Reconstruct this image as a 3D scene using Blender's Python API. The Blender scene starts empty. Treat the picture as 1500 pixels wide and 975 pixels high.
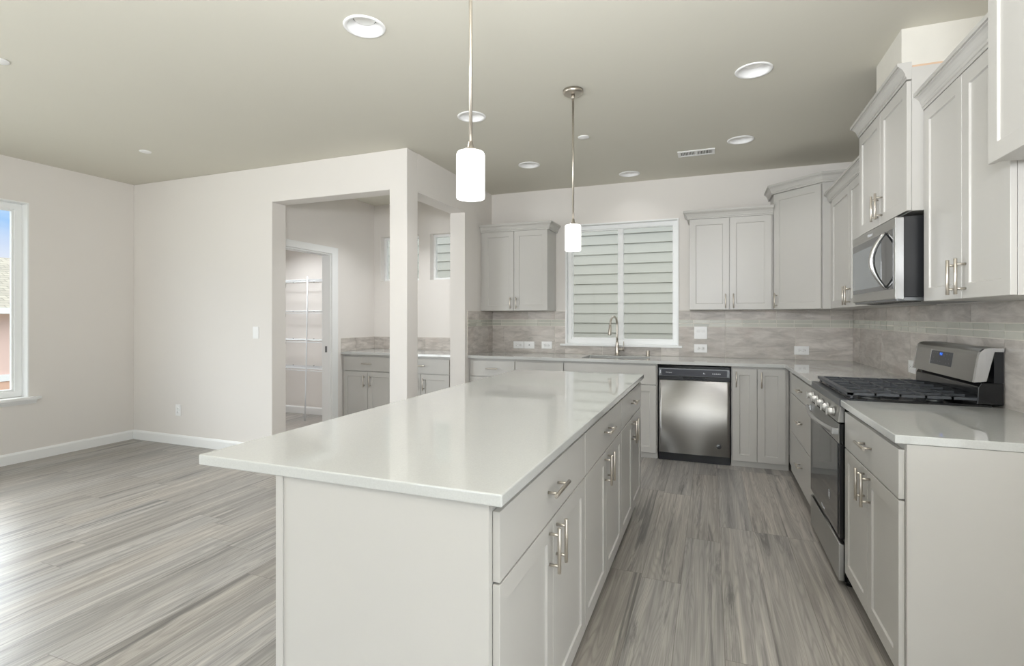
import bpy, bmesh, math, random
from mathutils import Vector, Matrix
from math import pi, sin, cos, radians

SC = bpy.context.scene
COL = SC.collection

# ------------------------------------------------------------------ camera
F_PX = 757.19
HORIZON = 464.5
cam = bpy.data.cameras.new('camera')
cam.sensor_width = 36.0
cam.lens = F_PX / 1500 * 36.0
cam.shift_y = -(487.5 - HORIZON) / 1500
cam.clip_start = 0.05
cam.clip_end = 300
camo = bpy.data.objects.new('camera', cam)
camo.location = (0, 0, 1.3154)
camo.rotation_euler = (pi / 2, 0, 0.3677)
COL.objects.link(camo)
SC.camera = camo

# ------------------------------------------------------------------ view
SC.view_settings.view_transform = 'Standard'
SC.view_settings.look = 'None'
SC.view_settings.exposure = 0.21
SC.view_settings.gamma = 1.0
SC.view_settings.use_curve_mapping = False
SC.cycles.use_denoising = True
SC.cycles.max_bounces = 10
SC.cycles.diffuse_bounces = 6
SC.cycles.glossy_bounces = 5
SC.cycles.transparent_max_bounces = 12
SC.cycles.sample_clamp_indirect = 4.0
SC.cycles.caustics_reflective = False
SC.cycles.caustics_refractive = False


# ------------------------------------------------------------------ node helper
class NT:
    def __init__(self, tree):
        self.t = tree
        self.n = tree.nodes
        self.l = tree.links

    def put(self, sock, v):
        if hasattr(v, 'is_output') or isinstance(v, bpy.types.NodeSocket):
            self.l.new(v, sock)
        elif v is not None:
            try:
                sock.default_value = v
            except Exception:
                sock.default_value = (*v, 1.0)

    def node(self, typ, ins=None, out=0, **props):
        nd = self.n.new(typ)
        for k, v in props.items():
            setattr(nd, k, v)
        for k, v in (ins or {}).items():
            self.put(nd.inputs[k], v)
        return nd.outputs[out]

    def m(self, op, a, b=None, c=None):
        ins = {0: a}
        if b is not None:
            ins[1] = b
        if c is not None:
            ins[2] = c
        return self.node('ShaderNodeMath', ins, operation=op)

    def mix(self, f, a, b, blend='MIX'):
        nd = self.n.new('ShaderNodeMix')
        nd.data_type = 'RGBA'
        nd.blend_type = blend
        self.put(nd.inputs[0], f)
        for s, v in ((nd.inputs[6], a), (nd.inputs[7], b)):
            self.put(s, v if not isinstance(v, tuple) or len(v) == 4 else (*v, 1.0))
        return nd.outputs[2]

    def ramp(self, f, stops, interp='LINEAR'):
        nd = self.n.new('ShaderNodeValToRGB')
        cr = nd.color_ramp
        cr.interpolation = interp
        while len(cr.elements) < len(stops):
            cr.elements.new(0.5)
        for e, (p, c) in zip(cr.elements, stops):
            e.position = p
            e.color = (*c, 1.0) if len(c) == 3 else c
        self.put(nd.inputs[0], f)
        return nd.outputs[0]

    def sep(self, v):
        nd = self.n.new('ShaderNodeSeparateXYZ')
        self.l.new(v, nd.inputs[0])
        return nd.outputs

    def comb(self, x, y, z):
        return self.node('ShaderNodeCombineXYZ', {0: x, 1: y, 2: z})


def lin(r, g, b):
    f = lambda c: (c / 255) / 12.92 if c <= 10.3 else (((c / 255) + 0.055) / 1.055) ** 2.4
    return (f(r), f(g), f(b))


# ------------------------------------------------------------------ world
W = bpy.data.worlds.new('sky')
SC.world = W
W.use_nodes = True
nt = NT(W.node_tree)
nt.n.clear()
dirv = nt.node('ShaderNodeTexCoord', out=0)
sx, sy, sz = nt.sep(dirv)
cl = nt.node('ShaderNodeTexNoise', {'Vector': nt.comb(sx, sy, nt.m('MULTIPLY', sz, 3.0)), 'Scale': 3.2,
                                    'Detail': 5.0, 'Roughness': 0.55})
blue = nt.ramp(sz, [(0.0, lin(225, 228, 242)), (0.07, lin(228, 230, 244)), (0.105, lin(196, 214, 246)),
                    (0.135, lin(130, 188, 246)), (0.2, lin(120, 185, 248)), (1.0, lin(100, 165, 240))])
cmask = nt.ramp(cl, [(0.44, (0, 0, 0)), (0.62, (1, 1, 1))])
low = nt.ramp(sz, [(0.10, (0.25, 0.25, 0.25)), (0.3, (1, 1, 1))])
veil = nt.ramp(sz, [(0.17, (0, 0, 0)), (0.36, (1, 1, 1))])
skyc = nt.mix(nt.m('MAXIMUM', veil, nt.m('MULTIPLY', cmask, low)), blue, (0.97, 0.985, 1.0))
stren = nt.ramp(sz, [(0.0, (0.9, 0.9, 0.9)), (0.17, (0.95, 0.95, 0.95)), (0.34, (1.9, 1.9, 1.9)), (1.0, (2.1, 2.1, 2.1))])
WORLD_GAIN = 1.0
bg = nt.n.new('ShaderNodeBackground')
nt.put(bg.inputs[0], skyc)
# brighter hazy sky on the sun's side, above the dining window
glow = nt.m('MULTIPLY', nt.node('ShaderNodeMapRange', {0: sx, 1: -0.45, 2: -0.75, 3: 0.0, 4: 1.0}),
            nt.node('ShaderNodeMapRange', {0: sz, 1: 0.19, 2: 0.32, 3: 0.0, 4: 1.0}))
nt.put(bg.inputs[1], nt.m('MULTIPLY', stren, nt.m('MULTIPLY_ADD', glow, 3.6, WORLD_GAIN)))
wo = nt.n.new('ShaderNodeOutputWorld')
nt.l.new(bg.outputs[0], wo.inputs[0])


# ------------------------------------------------------------------ unseen area lights added as daylight from outside the view
def area_light(name, loc, rot, sx_, sy_, power, color=(1, 1, 1)):
    l = bpy.data.lights.new(name, 'AREA')
    l.shape = 'RECTANGLE'
    l.size = sx_
    l.size_y = sy_
    l.energy = power
    l.color = color
    o = bpy.data.objects.new(name, l)
    o.location = loc
    o.rotation_euler = rot
    COL.objects.link(o)
    return o


REAR_Y = -7.2
XR = 1.229
RDY0, RDY1 = -2.1, 0.85
area_light('added_rear_daylight', (-2.3, REAR_Y - 0.08, 1.375), (pi / 2, 0, 0), 6.6, 2.35, 112, (0.975, 0.985, 1.0))  # added key light outside an unseen rear window
area_light('added_left_daylight', (-5.98, -0.75, 1.22), (0, -pi / 2, 0), 2.25, 2.6, 168, (0.965, 0.98, 1.0))  # added light outside an unseen door in the left wall
area_light('added_right_daylight', (XR + 0.14, 0.5 * (RDY0 + RDY1), 1.2), (0, pi / 2, 0), 2.2, RDY1 - RDY0 - 0.1, 38, (0.975, 0.985, 1.0))  # added light for surfaces facing right, through an invented door
# added fill light, standing in for a flash bounced off the ceiling
area_light('bounce_fill', (-0.1, -0.35, 1.8), (pi - radians(22), 0, 0), 0.9, 0.7, 140, (0.95, 0.97, 1.0))


NOOK_POWER = 15.0


def down_lamp(name, loc, power, size=0.11, color=(1.0, 0.985, 0.98)):
    l = bpy.data.lights.new(name, 'AREA')
    l.shape = 'DISK'
    l.size = size
    l.energy = power
    l.color = color
    l.spread = radians(120)
    o = bpy.data.objects.new(name, l)
    o.location = loc
    COL.objects.link(o)
    return o


# ------------------------------------------------------------------ materials
def mat(name):
    m = bpy.data.materials.new(name)
    m.use_nodes = True
    t = NT(m.node_tree)
    p = m.node_tree.nodes['Principled BSDF']
    return m, t, p


def simple(name, rgb, rough=0.5, metal=0.0, spec=0.5, noise=0.0, nscale=30, bump=0.0, bscale=200):
    m, t, p = mat(name)
    c = lin(*rgb)
    if noise > 0:
        co = t.node('ShaderNodeTexCoord', out=3)
        nz = t.node('ShaderNodeTexNoise', {'Vector': co, 'Scale': nscale, 'Detail': 3.0})
        a = tuple(max(0, x * (1 - noise)) for x in c)
        b = tuple(min(1, x * (1 + noise)) for x in c)
        t.put(p.inputs['Base Color'], t.mix(nz, a, b))
    else:
        p.inputs['Base Color'].default_value = (*c, 1)
    p.inputs['Roughness'].default_value = rough
    p.inputs['Metallic'].default_value = metal
    p.inputs['Specular IOR Level'].default_value = spec
    if bump > 0:
        co = t.node('ShaderNodeTexCoord', out=3)
        nz = t.node('ShaderNodeTexNoise', {'Vector': co, 'Scale': bscale, 'Detail': 2.0})
        bp = t.node('ShaderNodeBump', {'Strength': bump, 'Distance': 0.002, 'Height': nz})
        t.put(p.inputs['Normal'], bp)
    return m


M = {}
M['wall'] = simple('wall_paint', (228, 224, 220), 0.75, spec=0.25, noise=0.012, nscale=3, bump=0.12, bscale=140)
M['ceiling'] = simple('ceiling_paint', (214, 211, 200), 0.85, spec=0.2, noise=0.012, nscale=2, bump=0.15, bscale=120)
M['trim'] = simple('white_trim_paint', (240, 241, 241), 0.35, noise=0.006, nscale=8)
M['cab'] = simple('grey_cabinet_paint', (190, 188, 184), 0.33, spec=0.5, noise=0.01, nscale=6)
M['cabin'] = simple('cabinet_gap', (70, 68, 66), 0.7)
M['raw'] = simple('raw_wood_edge', (205, 176, 150), 0.7, noise=0.05, nscale=60)
M['nickel'] = simple('brushed_nickel', (203, 196, 186), 0.3, metal=1.0, noise=0.03, nscale=120)
M['black'] = simple('black_plastic', (24, 25, 28), 0.35)
M['enamel'] = simple('black_enamel', (12, 13, 15), 0.12, noise=0.02, nscale=40)
M['iron'] = simple('cast_iron', (72, 75, 80), 0.4, noise=0.08, nscale=160)
M['slate'] = simple('dark_grey_metal', (120, 122, 124), 0.33, metal=0.8, noise=0.03, nscale=60)
M['strip'] = simple('dark_graphite_strip', (72, 74, 77), 0.28, noise=0.03, nscale=80)
M['panel'] = simple('control_panel_black', (46, 48, 56), 0.3)
M['outlet'] = simple('white_plastic', (243, 243, 243), 0.3)
M['slot'] = simple('outlet_slot', (60, 60, 60), 0.6)
M['wire'] = simple('white_coated_wire', (226, 229, 232), 0.4)
M['sink'] = simple('sink_steel', (190, 190, 188), 0.28, metal=1.0)
M['marks'] = simple('printed_mark', (225, 228, 232), 0.5)
M['shadowgap'] = simple('toe_kick_dark', (150, 149, 146), 0.6)
M['mirrorglass'] = simple('dark_oven_glass', (40, 42, 44), 0.05, spec=0.9, noise=0.02, nscale=3)
M['pink'] = simple('pink_siding', (236, 206, 196), 0.8, noise=0.02, nscale=2)
M['salmon'] = simple('salmon_siding', (226, 186, 164), 0.8, noise=0.02, nscale=2)
M['grass'] = simple('ground_soil', (150, 150, 138), 0.9, noise=0.15, nscale=1.5)
M['chase'] = simple('unpainted_drywall', (217, 214, 206), 0.85, noise=0.06, nscale=9)


def steel(name, rgb, rough, axis):
    """brushed steel, grain running along the given axis"""
    m, t, p = mat(name)
    co = t.node('ShaderNodeTexCoord', out=3)
    x, y, z = t.sep(co)
    sc = [420.0, 420.0, 420.0]
    for a in axis:
        sc['xyz'.index(a)] = 3.0
    v = t.comb(t.m('MULTIPLY', x, sc[0]), t.m('MULTIPLY', y, sc[1]), t.m('MULTIPLY', z, sc[2]))
    nz = t.node('ShaderNodeTexNoise', {'Vector': v, 'Scale': 1.0, 'Detail': 3.0})
    c = lin(*rgb)
    t.put(p.inputs['Base Color'], t.mix(nz, tuple(k * 0.9 for k in c), tuple(min(1, k * 1.1) for k in c)))
    p.inputs['Metallic'].default_value = 1.0
    if axis in ('x', 'y'):
        p.inputs['Anisotropic'].default_value = 0.9
        p.inputs['Anisotropic Rotation'].default_value = 0.25
        tg = t.n.new('ShaderNodeTangent')
        tg.direction_type = 'RADIAL'
        tg.axis = 'Z'
        t.l.new(tg.outputs[0], p.inputs['Tangent'])
    t.put(p.inputs['Roughness'], t.m('MULTIPLY_ADD', nz, 0.14, rough - 0.07))
    bp = t.node('ShaderNodeBump', {'Strength': 0.3 if axis == 'x' else 0.05, 'Distance': 0.001, 'Height': nz})
    t.put(p.inputs['Normal'], bp)
    return m


M['steel'] = steel('stainless_steel', (190, 189, 186), 0.42, 'x')
M['steelv'] = steel('bright_stainless_steel', (205, 205, 205), 0.24, 'z')


def emissive(name, rgb, strength, base=(240, 240, 240), rough=0.3):
    m, t, p = mat(name)
    p.inputs['Base Color'].default_value = (*lin(*base), 1)
    p.inputs['Roughness'].default_value = rough
    p.inputs['Emission Color'].default_value = (*lin(*rgb), 1)
    p.inputs['Emission Strength'].default_value = strength
    return m


M['opal'] = emissive('lit_opal_glass', (255, 253, 250), 1.15)
M['bulb'] = emissive('bulb_lens', (255, 250, 240), 0.12, (225, 226, 224))
M['led'] = emissive('blue_led_digits', (50, 130, 255), 1.4, (10, 20, 60))


def glass_pane():
    m, t, p = mat('window_glass')
    t.n.remove(p)
    out = [n for n in t.n if n.type == 'OUTPUT_MATERIAL'][0]
    fr = t.node('ShaderNodeFresnel', {'IOR': 1.45})
    tr = t.node('ShaderNodeBsdfTransparent', {'Color': (0.97, 0.985, 0.98, 1)})
    gl = t.node('ShaderNodeBsdfGlossy', {'Roughness': 0.02})
    mx = t.node('ShaderNodeMixShader', {0: t.m('MULTIPLY', fr, 0.2), 1: tr, 2: gl})
    t.l.new(mx, out.inputs[0])
    return m


M['pane'] = glass_pane()


def quartz():
    m, t, p = mat('white_quartz')
    co = t.node('ShaderNodeTexCoord', out=3)
    n1 = t.node('ShaderNodeTexNoise', {'Vector': co, 'Scale': 260.0, 'Detail': 2.0})
    n2 = t.node('ShaderNodeTexNoise', {'Vector': co, 'Scale': 2.5, 'Detail': 4.0})
    c = t.mix(n1, lin(184, 185, 183), lin(202, 203, 201))
    t.put(p.inputs['Base Color'], t.mix(t.m('MULTIPLY', n2, 0.35), c, lin(187, 189, 187)))
    p.inputs['Roughness'].default_value = 0.03
    p.inputs['Specular IOR Level'].default_value = 0.75
    return m


M['quartz'] = quartz()


def wood_floor():
    m, t, p = mat('grey_oak_planks')
    co = t.node('ShaderNodeTexCoord', out=3)
    x, y, z = t.sep(co)
    PW, PL = 0.19, 1.35
    u = t.m('DIVIDE', t.m('ADD', x, 10.21), PW)
    row = t.m('FLOOR', u)
    fu = t.m('FRACT', u)
    off = t.node('ShaderNodeTexWhiteNoise', {'Vector': t.comb(row, 3.7, 0.0)}, out=0, noise_dimensions='3D')
    v = t.m('ADD', t.m('DIVIDE', t.m('ADD', y, 20.0), PL), t.m('MULTIPLY', off, 7.3))
    colm = t.m('FLOOR', v)
    fv = t.m('FRACT', v)
    rnd = t.node('ShaderNodeTexWhiteNoise', {'Vector': t.comb(row, colm, 1.3)}, out=0, noise_dimensions='3D')
    rnd2 = t.node('ShaderNodeTexWhiteNoise', {'Vector': t.comb(row, colm, 8.1)}, out=0, noise_dimensions='3D')
    sh = t.m('MULTIPLY', rnd, 37.0)
    # broad streaks
    vs = t.comb(t.m('MULTIPLY', x, 30.0), t.m('ADD', t.m('MULTIPLY', y, 0.9), sh), sh)
    n1 = t.node('ShaderNodeTexNoise', {'Vector': vs, 'Scale': 1.0, 'Detail': 6.0, 'Roughness': 0.62, 'Distortion': 0.6})
    # fine pores
    vf = t.comb(t.m('MULTIPLY', x, 190.0), t.m('ADD', t.m('MULTIPLY', y, 7.0), sh), sh)
    n2 = t.node('ShaderNodeTexNoise', {'Vector': vf, 'Scale': 1.0, 'Detail': 3.0, 'Roughness': 0.6})
    # cathedral rings
    wv = t.node('ShaderNodeTexNoise', {'Vector': t.comb(t.m('MULTIPLY', x, 9.0), t.m('ADD', t.m('MULTIPLY', y, 0.5), sh), sh),
                                       'Scale': 1.0, 'Detail': 2.0})
    ring = t.m('ABSOLUTE', t.m('SUBTRACT', t.m('FRACT', t.m('MULTIPLY', wv, 26.0)), 0.5))
    ringd = t.ramp(ring, [(0.0, (0.0, 0.0, 0.0)), (0.3, (1, 1, 1))])
    # dark cracks
    vc = t.comb(t.m('MULTIPLY', x, 13.0), t.m('ADD', t.m('MULTIPLY', y, 0.55), t.m('MULTIPLY', sh, 1.7)), sh)
    n3 = t.node('ShaderNodeTexNoise', {'Vector': vc, 'Scale': 1.0, 'Detail': 7.0, 'Roughness': 0.7, 'Distortion': 0.8})
    crack = t.ramp(n3, [(0.36, (1, 1, 1)), (0.45, (0, 0, 0))])
    base = t.ramp(n1, [(0.26, lin(92, 90, 88)), (0.42, lin(148, 144, 139)), (0.55, lin(180, 175, 168)),
                       (0.74, lin(214, 207, 197))])
    warm = t.mix(rnd2, lin(172, 173, 174), lin(188, 178, 166))
    c = t.mix(0.3, base, warm)
    c = t.mix(t.m('MULTIPLY', t.m('SUBTRACT', 1.0, n2), 0.34), c, lin(98, 94, 90))
    c = t.mix(t.m('MULTIPLY', t.m('SUBTRACT', 1.0, ringd), t.m('MULTIPLY', n1, 0.55)), c, lin(98, 94, 90))
    c = t.mix(t.m('MULTIPLY', crack, 0.75), c, lin(88, 87, 86))
    tone = t.m('MULTIPLY_ADD', rnd, 0.26, 0.73)
    c = t.mix(1.0, c, t.comb(tone, tone, tone), 'MULTIPLY')
    # seams
    eu = t.m('MINIMUM', fu, t.m('SUBTRACT', 1.0, fu))
    ev = t.m('MINIMUM', fv, t.m('SUBTRACT', 1.0, fv))
    su = t.m('LESS_THAN', eu, 0.0075)
    sv = t.m('LESS_THAN', ev, 0.0011)
    c = t.mix(t.m('MULTIPLY', t.m('MAXIMUM', su, sv), 0.55), c, lin(88, 82, 75))
    t.put(p.inputs['Base Color'], c)
    t.put(p.inputs['Roughness'], t.m('MULTIPLY_ADD', n2, 0.14, 0.24))
    p.inputs['Specular IOR Level'].default_value = 0.45
    bp = t.node('ShaderNodeBump', {'Strength': 0.16, 'Distance': 0.002,
                                   'Height': t.m('SUBTRACT', n2, t.m('MULTIPLY', t.m('MAXIMUM', su, sv), 0.8))})
    t.put(p.inputs['Normal'], bp)
    return m


M['floor'] = wood_floor()


def tile_mat():
    m, t, p = mat('mottled_grey_tile')
    co = t.node('ShaderNodeTexCoord', out=3)
    x, y, z = t.sep(co)
    isl = t.node('ShaderNodeNewGeometry', out=8)
    sh = t.m('MULTIPLY', isl, 31.0)
    u = t.m('ADD', x, y)
    v1 = t.comb(t.m('MULTIPLY', u, 3.0), t.m('MULTIPLY', z, 11.0), sh)
    n1 = t.node('ShaderNodeTexNoise', {'Vector': v1, 'Scale': 1.6, 'Detail': 7.0, 'Roughness': 0.66, 'Distortion': 0.5})
    v2 = t.comb(t.m('MULTIPLY', u, 9.0), t.m('MULTIPLY', z, 60.0), sh)
    n2 = t.node('ShaderNodeTexNoise', {'Vector': v2, 'Scale': 1.0, 'Detail': 4.0, 'Roughness': 0.6})
    v3 = t.comb(t.m('MULTIPLY', u, 5.0), t.m('MULTIPLY', z, 6.0), sh)
    n3 = t.node('ShaderNodeTexNoise', {'Vector': v3, 'Scale': 1.0, 'Detail': 3.0})
    c = t.ramp(n1, [(0.25, lin(142, 137, 132)), (0.43, lin(180, 174, 168)), (0.58, lin(206, 200, 194)), (0.75, lin(225, 219, 213))])
    c = t.mix(t.m('MULTIPLY', n2, 0.4), c, lin(166, 159, 153))
    c = t.mix(t.ramp(n3, [(0.5, (0, 0, 0)), (0.75, (0.45, 0.45, 0.45))]), c, lin(182, 168, 160))
    tone = t.m('MULTIPLY_ADD', isl, 0.2, 0.98)
    t.put(p.inputs['Base Color'], t.mix(1.0, c, t.comb(tone, tone, tone), 'MULTIPLY'))
    p.inputs['Roughness'].default_value = 0.4
    return m


M['tile'] = tile_mat()


def glass_tile():
    m, t, p = mat('grey_glass_mosaic')
    isl = t.node('ShaderNodeNewGeometry', out=8)
    t.put(p.inputs['Base Color'], t.mix(isl, lin(184, 184, 174), lin(206, 205, 195)))
    p.inputs['Roughness'].default_value = 0.25
    p.inputs['Specular IOR Level'].default_value = 0.4
    return m


M['glasstile'] = glass_tile()
M['grout'] = simple('pale_grout', (226, 222, 213), 0.8, noise=0.03, nscale=60)


def siding(name, rgb):
    m, t, p = mat(name)
    co = t.node('ShaderNodeTexCoord', out=3)
    x, y, z = t.sep(co)
    v = t.comb(t.m('MULTIPLY', x, 4.0), y, t.m('MULTIPLY', z, 90.0))
    nz = t.node('ShaderNodeTexNoise', {'Vector': v, 'Scale': 1.0, 'Detail': 4.0})
    c = lin(*rgb)
    t.put(p.inputs['Base Color'], t.mix(nz, tuple(k * 0.9 for k in c), tuple(min(1, k * 1.06) for k in c)))
    p.inputs['Roughness'].default_value = 0.7
    return m


M['siding'] = siding('sage_grey_lap_siding', (166, 165, 157))


def shingles():
    m, t, p = mat('grey_roof_shingles')
    co = t.node('ShaderNodeTexCoord', out=3)
    x, y, z = t.sep(co)
    br = t.node('ShaderNodeTexBrick', {'Vector': t.comb(y, t.m('MULTIPLY', x, 1.0), 0.0), 'Color1': (*lin(168, 162, 148), 1),
                                       'Color2': (*lin(136, 132, 120), 1), 'Mortar': (*lin(98, 94, 86), 1), 'Scale': 3.0,
                                       'Mortar Size': 0.03, 'Brick Width': 0.9, 'Row Height': 0.45})
    nz = t.node('ShaderNodeTexNoise', {'Vector': co, 'Scale': 9.0, 'Detail': 4.0})
    t.put(p.inputs['Base Color'], t.mix(t.m('MULTIPLY', nz, 0.5), br, lin(176, 170, 158)))
    p.inputs['Roughness'].default_value = 0.9
    return m


M['shingle'] = shingles()


# ------------------------------------------------------------------ mesh builder
class MB:
    def __init__(self):
        self.b = bmesh.new()
        self.mi = 0

    def face(self, pts):
        f = self.b.faces.new([self.b.verts.new(p) for p in pts])
        f.material_index = self.mi
        return f

    def box(self, x0, x1, y0, y1, z0, z1):
        v = [self.b.verts.new(p) for p in ((x0, y0, z0), (x1, y0, z0), (x1, y1, z0), (x0, y1, z0),
                                           (x0, y0, z1), (x1, y0, z1), (x1, y1, z1), (x0, y1, z1))]
        for i in ((3, 2, 1, 0), (4, 5, 6, 7), (0, 1, 5, 4), (1, 2, 6, 5), (2, 3, 7, 6), (3, 0, 4, 7)):
            f = self.b.faces.new([v[k] for k in i])
            f.material_index = self.mi
        return self

    def prism(self, poly, axis, a0, a1):
        """poly: 2D points in the other two axes; extruded along axis"""
        def P(u, v, a):
            return {'x': (a, u, v), 'y': (u, a, v), 'z': (u, v, a)}[axis]
        A = [self.b.verts.new(P(u, v, a0)) for u, v in poly]
        B = [self.b.verts.new(P(u, v, a1)) for u, v in poly]
        n = len(poly)
        fs = [self.b.faces.new(A[::-1]), self.b.faces.new(B)]
        for i in range(n):
            fs.append(self.b.faces.new((A[i], A[(i + 1) % n], B[(i + 1) % n], B[i])))
        for f in fs:
            f.material_index = self.mi
        return self

    def tube(self, pts, r, seg=12, caps=True):
        pts = [Vector(p) for p in pts]
        rings = []
        up = None
        for i, p in enumerate(pts):
            d = (pts[min(i + 1, len(pts) - 1)] - pts[max(i - 1, 0)]).normalized()
            if up is None:
                up = Vector((0, 0, 1)) if abs(d.z) < 0.9 else Vector((1, 0, 0))
            a = d.cross(up).normalized()
            up2 = a.cross(d).normalized()
            up = up2
            rr = r[i] if isinstance(r, (list, tuple)) else r
            rings.append([self.b.verts.new(p + a * (rr * cos(2 * pi * k / seg)) + up2 * (rr * sin(2 * pi * k / seg)))
                          for k in range(seg)])
        for A, B in zip(rings, rings[1:]):
            for k in range(seg):
                f = self.b.faces.new((A[k], A[(k + 1) % seg], B[(k + 1) % seg], B[k]))
                f.material_index = self.mi
                f.smooth = True
        if caps:
            for R in (rings[0][::-1], rings[-1]):
                f = self.b.faces.new(R)
                f.material_index = self.mi
        return self

    def lathe(self, prof, c=(0, 0, 0), seg=32, axis='z'):
        rings = []
        for r, h in prof:
            ring = []
            for k in range(seg if r > 1e-6 else 1):
                a = 2 * pi * k / seg
                p = (r * cos(a), r * sin(a), h)
                if axis == 'y':
                    p = (p[0], h, p[1])
                elif axis == 'x':
                    p = (h, p[0], p[1])
                ring.append(self.b.verts.new((c[0] + p[0], c[1] + p[1], c[2] + p[2])))
            rings.append(ring)
        for A, B in zip(rings, rings[1:]):
            for k in range(seg):
                k2 = (k + 1) % seg
                if len(A) == 1 and len(B) == 1:
                    break
                if len(A) == 1:
                    f = self.b.faces.new((A[0], B[k2], B[k]))
                elif len(B) == 1:
                    f = self.b.faces.new((A[k], A[k2], B[0]))
                else:
                    f = self.b.faces.new((A[k], A[k2], B[k2], B[k]))
                f.material_index = self.mi
                f.smooth = True
        return self

    def cells(self, us, vs, mask, axis, a0, a1):
        """slab of grid cells (mask[i][j] True = solid) extruded along axis"""
        def P(u, v, a):
            return {'x': (a, u, v), 'y': (u, a, v), 'z': (u, v, a)}[axis]
        cache = {}

        def V(i, j, k):
            if (i, j, k) not in cache:
                cache[(i, j, k)] = self.b.verts.new(P(us[i], vs[j], (a0, a1)[k]))
            return cache[(i, j, k)]
        nu, nv = len(us) - 1, len(vs) - 1
        s = lambda i, j: 0 <= i < nu and 0 <= j < nv and mask(0.5 * (us[i] + us[i + 1]), 0.5 * (vs[j] + vs[j + 1]))
        fs = []
        for i in range(nu):
            for j in range(nv):
                if not s(i, j):
                    continue
                for k in (0, 1):
                    q = [V(i, j, k), V(i + 1, j, k), V(i + 1, j + 1, k), V(i, j + 1, k)]
                    fs.append(self.b.faces.new(q if k else q[::-1]))
                for (di, dj, e) in ((-1, 0, ((i, j), (i, j + 1))), (1, 0, ((i + 1, j), (i + 1, j + 1))),
                                    (0, -1, ((i, j), (i + 1, j))), (0, 1, ((i, j + 1), (i + 1, j + 1)))):
                    if not s(i + di, j + dj):
                        (p, q2) = e
                        fs.append(self.b.faces.new((V(*p, 0), V(*q2, 0), V(*q2, 1), V(*p, 1))))
        for f in fs:
            f.material_index = self.mi
        return self

    def sweep(self, prof, path, closed=False):
        """profile of (out, z) swept along a plan path; out is to the right of travel"""
        n = len(path)
        P = [Vector((p[0], p[1])) for p in path]
        rings = []
        for i in range(n):
            ds = []
            if i > 0:
                ds.append((P[i] - P[i - 1]).normalized())
            if i < n - 1:
                ds.append((P[i + 1] - P[i]).normalized())
            ns = [Vector((d.y, -d.x)) for d in ds]
            if len(ns) == 2:
                mm = (ns[0] + ns[1]).normalized()
                mm = mm / max(0.2, mm.dot(ns[0]))
            else:
                mm = ns[0]
            z = path[i][2] if len(path[i]) > 2 else 0
            rings.append([self.b.verts.new((P[i].x + mm.x * o, P[i].y + mm.y * o, z + h)) for o, h in prof])
        m_ = len(prof)
        for A, B in zip(rings, rings[1:]):
            for k in range(m_):
                f = self.b.faces.new((A[k], A[(k + 1) % m_], B[(k + 1) % m_], B[k]))
                f.material_index = self.mi
        for R in (rings[0], rings[-1]):
            f = self.b.faces.new(R)
            f.material_index = self.mi
        return self

    def build(self, name, mats, parent=None, loc=(0, 0, 0), bevel=0.0, seg=2, recalc=True):
        if recalc:
            bmesh.ops.recalc_face_normals(self.b, faces=self.b.faces)
        me = bpy.data.meshes.new(name)
        self.b.to_mesh(me)
        self.b.free()
        for k in (mats if isinstance(mats, (list, tuple)) else [mats]):
            me.materials.append(M[k] if isinstance(k, str) else k)
        o = bpy.data.objects.new(name, me)
        o.location = loc
        COL.objects.link(o)
        if parent is not None:
            o.parent = parent
        if bevel > 0:
            b = o.modifiers.new('bevel', 'BEVEL')
            b.width = bevel
            b.segments = seg
            b.limit_method = 'ANGLE'
            b.angle_limit = radians(40)
        return o


def tag(o, label=None, cat=None, group=None, kind=None):
    if label:
        o['label'] = label
    if cat:
        o['category'] = cat
    if group:
        o['group'] = group
    if kind:
        o['kind'] = kind
    return o


def thing(name, label, cat, loc=(0, 0, 0), rz=0.0, group=None):
    o = bpy.data.objects.new(name, None)
    o.location = loc
    o.rotation_euler = (0, 0, rz)
    o.empty_display_size = 0.1
    COL.objects.link(o)
    return tag(o, label, cat, group)


def struct(o, label=None, cat=None):
    o['kind'] = 'structure'
    if label:
        o['label'] = label
    if cat:
        o['category'] = cat
    return o


def copy_tree(o, parent=None):
    c = o.copy()
    COL.objects.link(c)
    if parent is not None:
        c.parent = parent
    for ch in list(o.children):
        copy_tree(ch, c)
    return c


def text_mesh(name, body, size, material, parent, loc, rot, depth=0.0004, bold=0.0):
    cu = bpy.data.curves.new(name, 'FONT')
    cu.body = body
    cu.size = size
    cu.extrude = depth
    cu.offset = bold
    cu.align_x = 'CENTER'
    cu.align_y = 'CENTER'
    tmp = bpy.data.objects.new(name, cu)
    COL.objects.link(tmp)
    dg = bpy.context.evaluated_depsgraph_get()
    me = bpy.data.meshes.new_from_object(tmp.evaluated_get(dg))
    bpy.data.objects.remove(tmp)
    me.materials.clear()
    me.materials.append(M[material])
    o = bpy.data.objects.new(name, me)
    o.location = loc
    o.rotation_euler = rot
    COL.objects.link(o)
    o.parent = parent
    return o


# ------------------------------------------------------------------ layout numbers
XL, YL, XS, YB, XR, ZC = -5.85, 3.76, -2.40, 5.576, 1.229, 2.75
WT = 0.173                      # wall thickness
XSI = XS - WT
YLI = YL + WT
XN = -4.05                      # left wall of the serving nook
YP = 5.60                       # pantry back wall
OUT = 0.16                      # outside wall thickness
CT, CT0 = 0.914, 0.884          # counter top / underside
YF = 4.928                      # back counter front edge
XC = 0.587                      # right counter front edge

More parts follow.
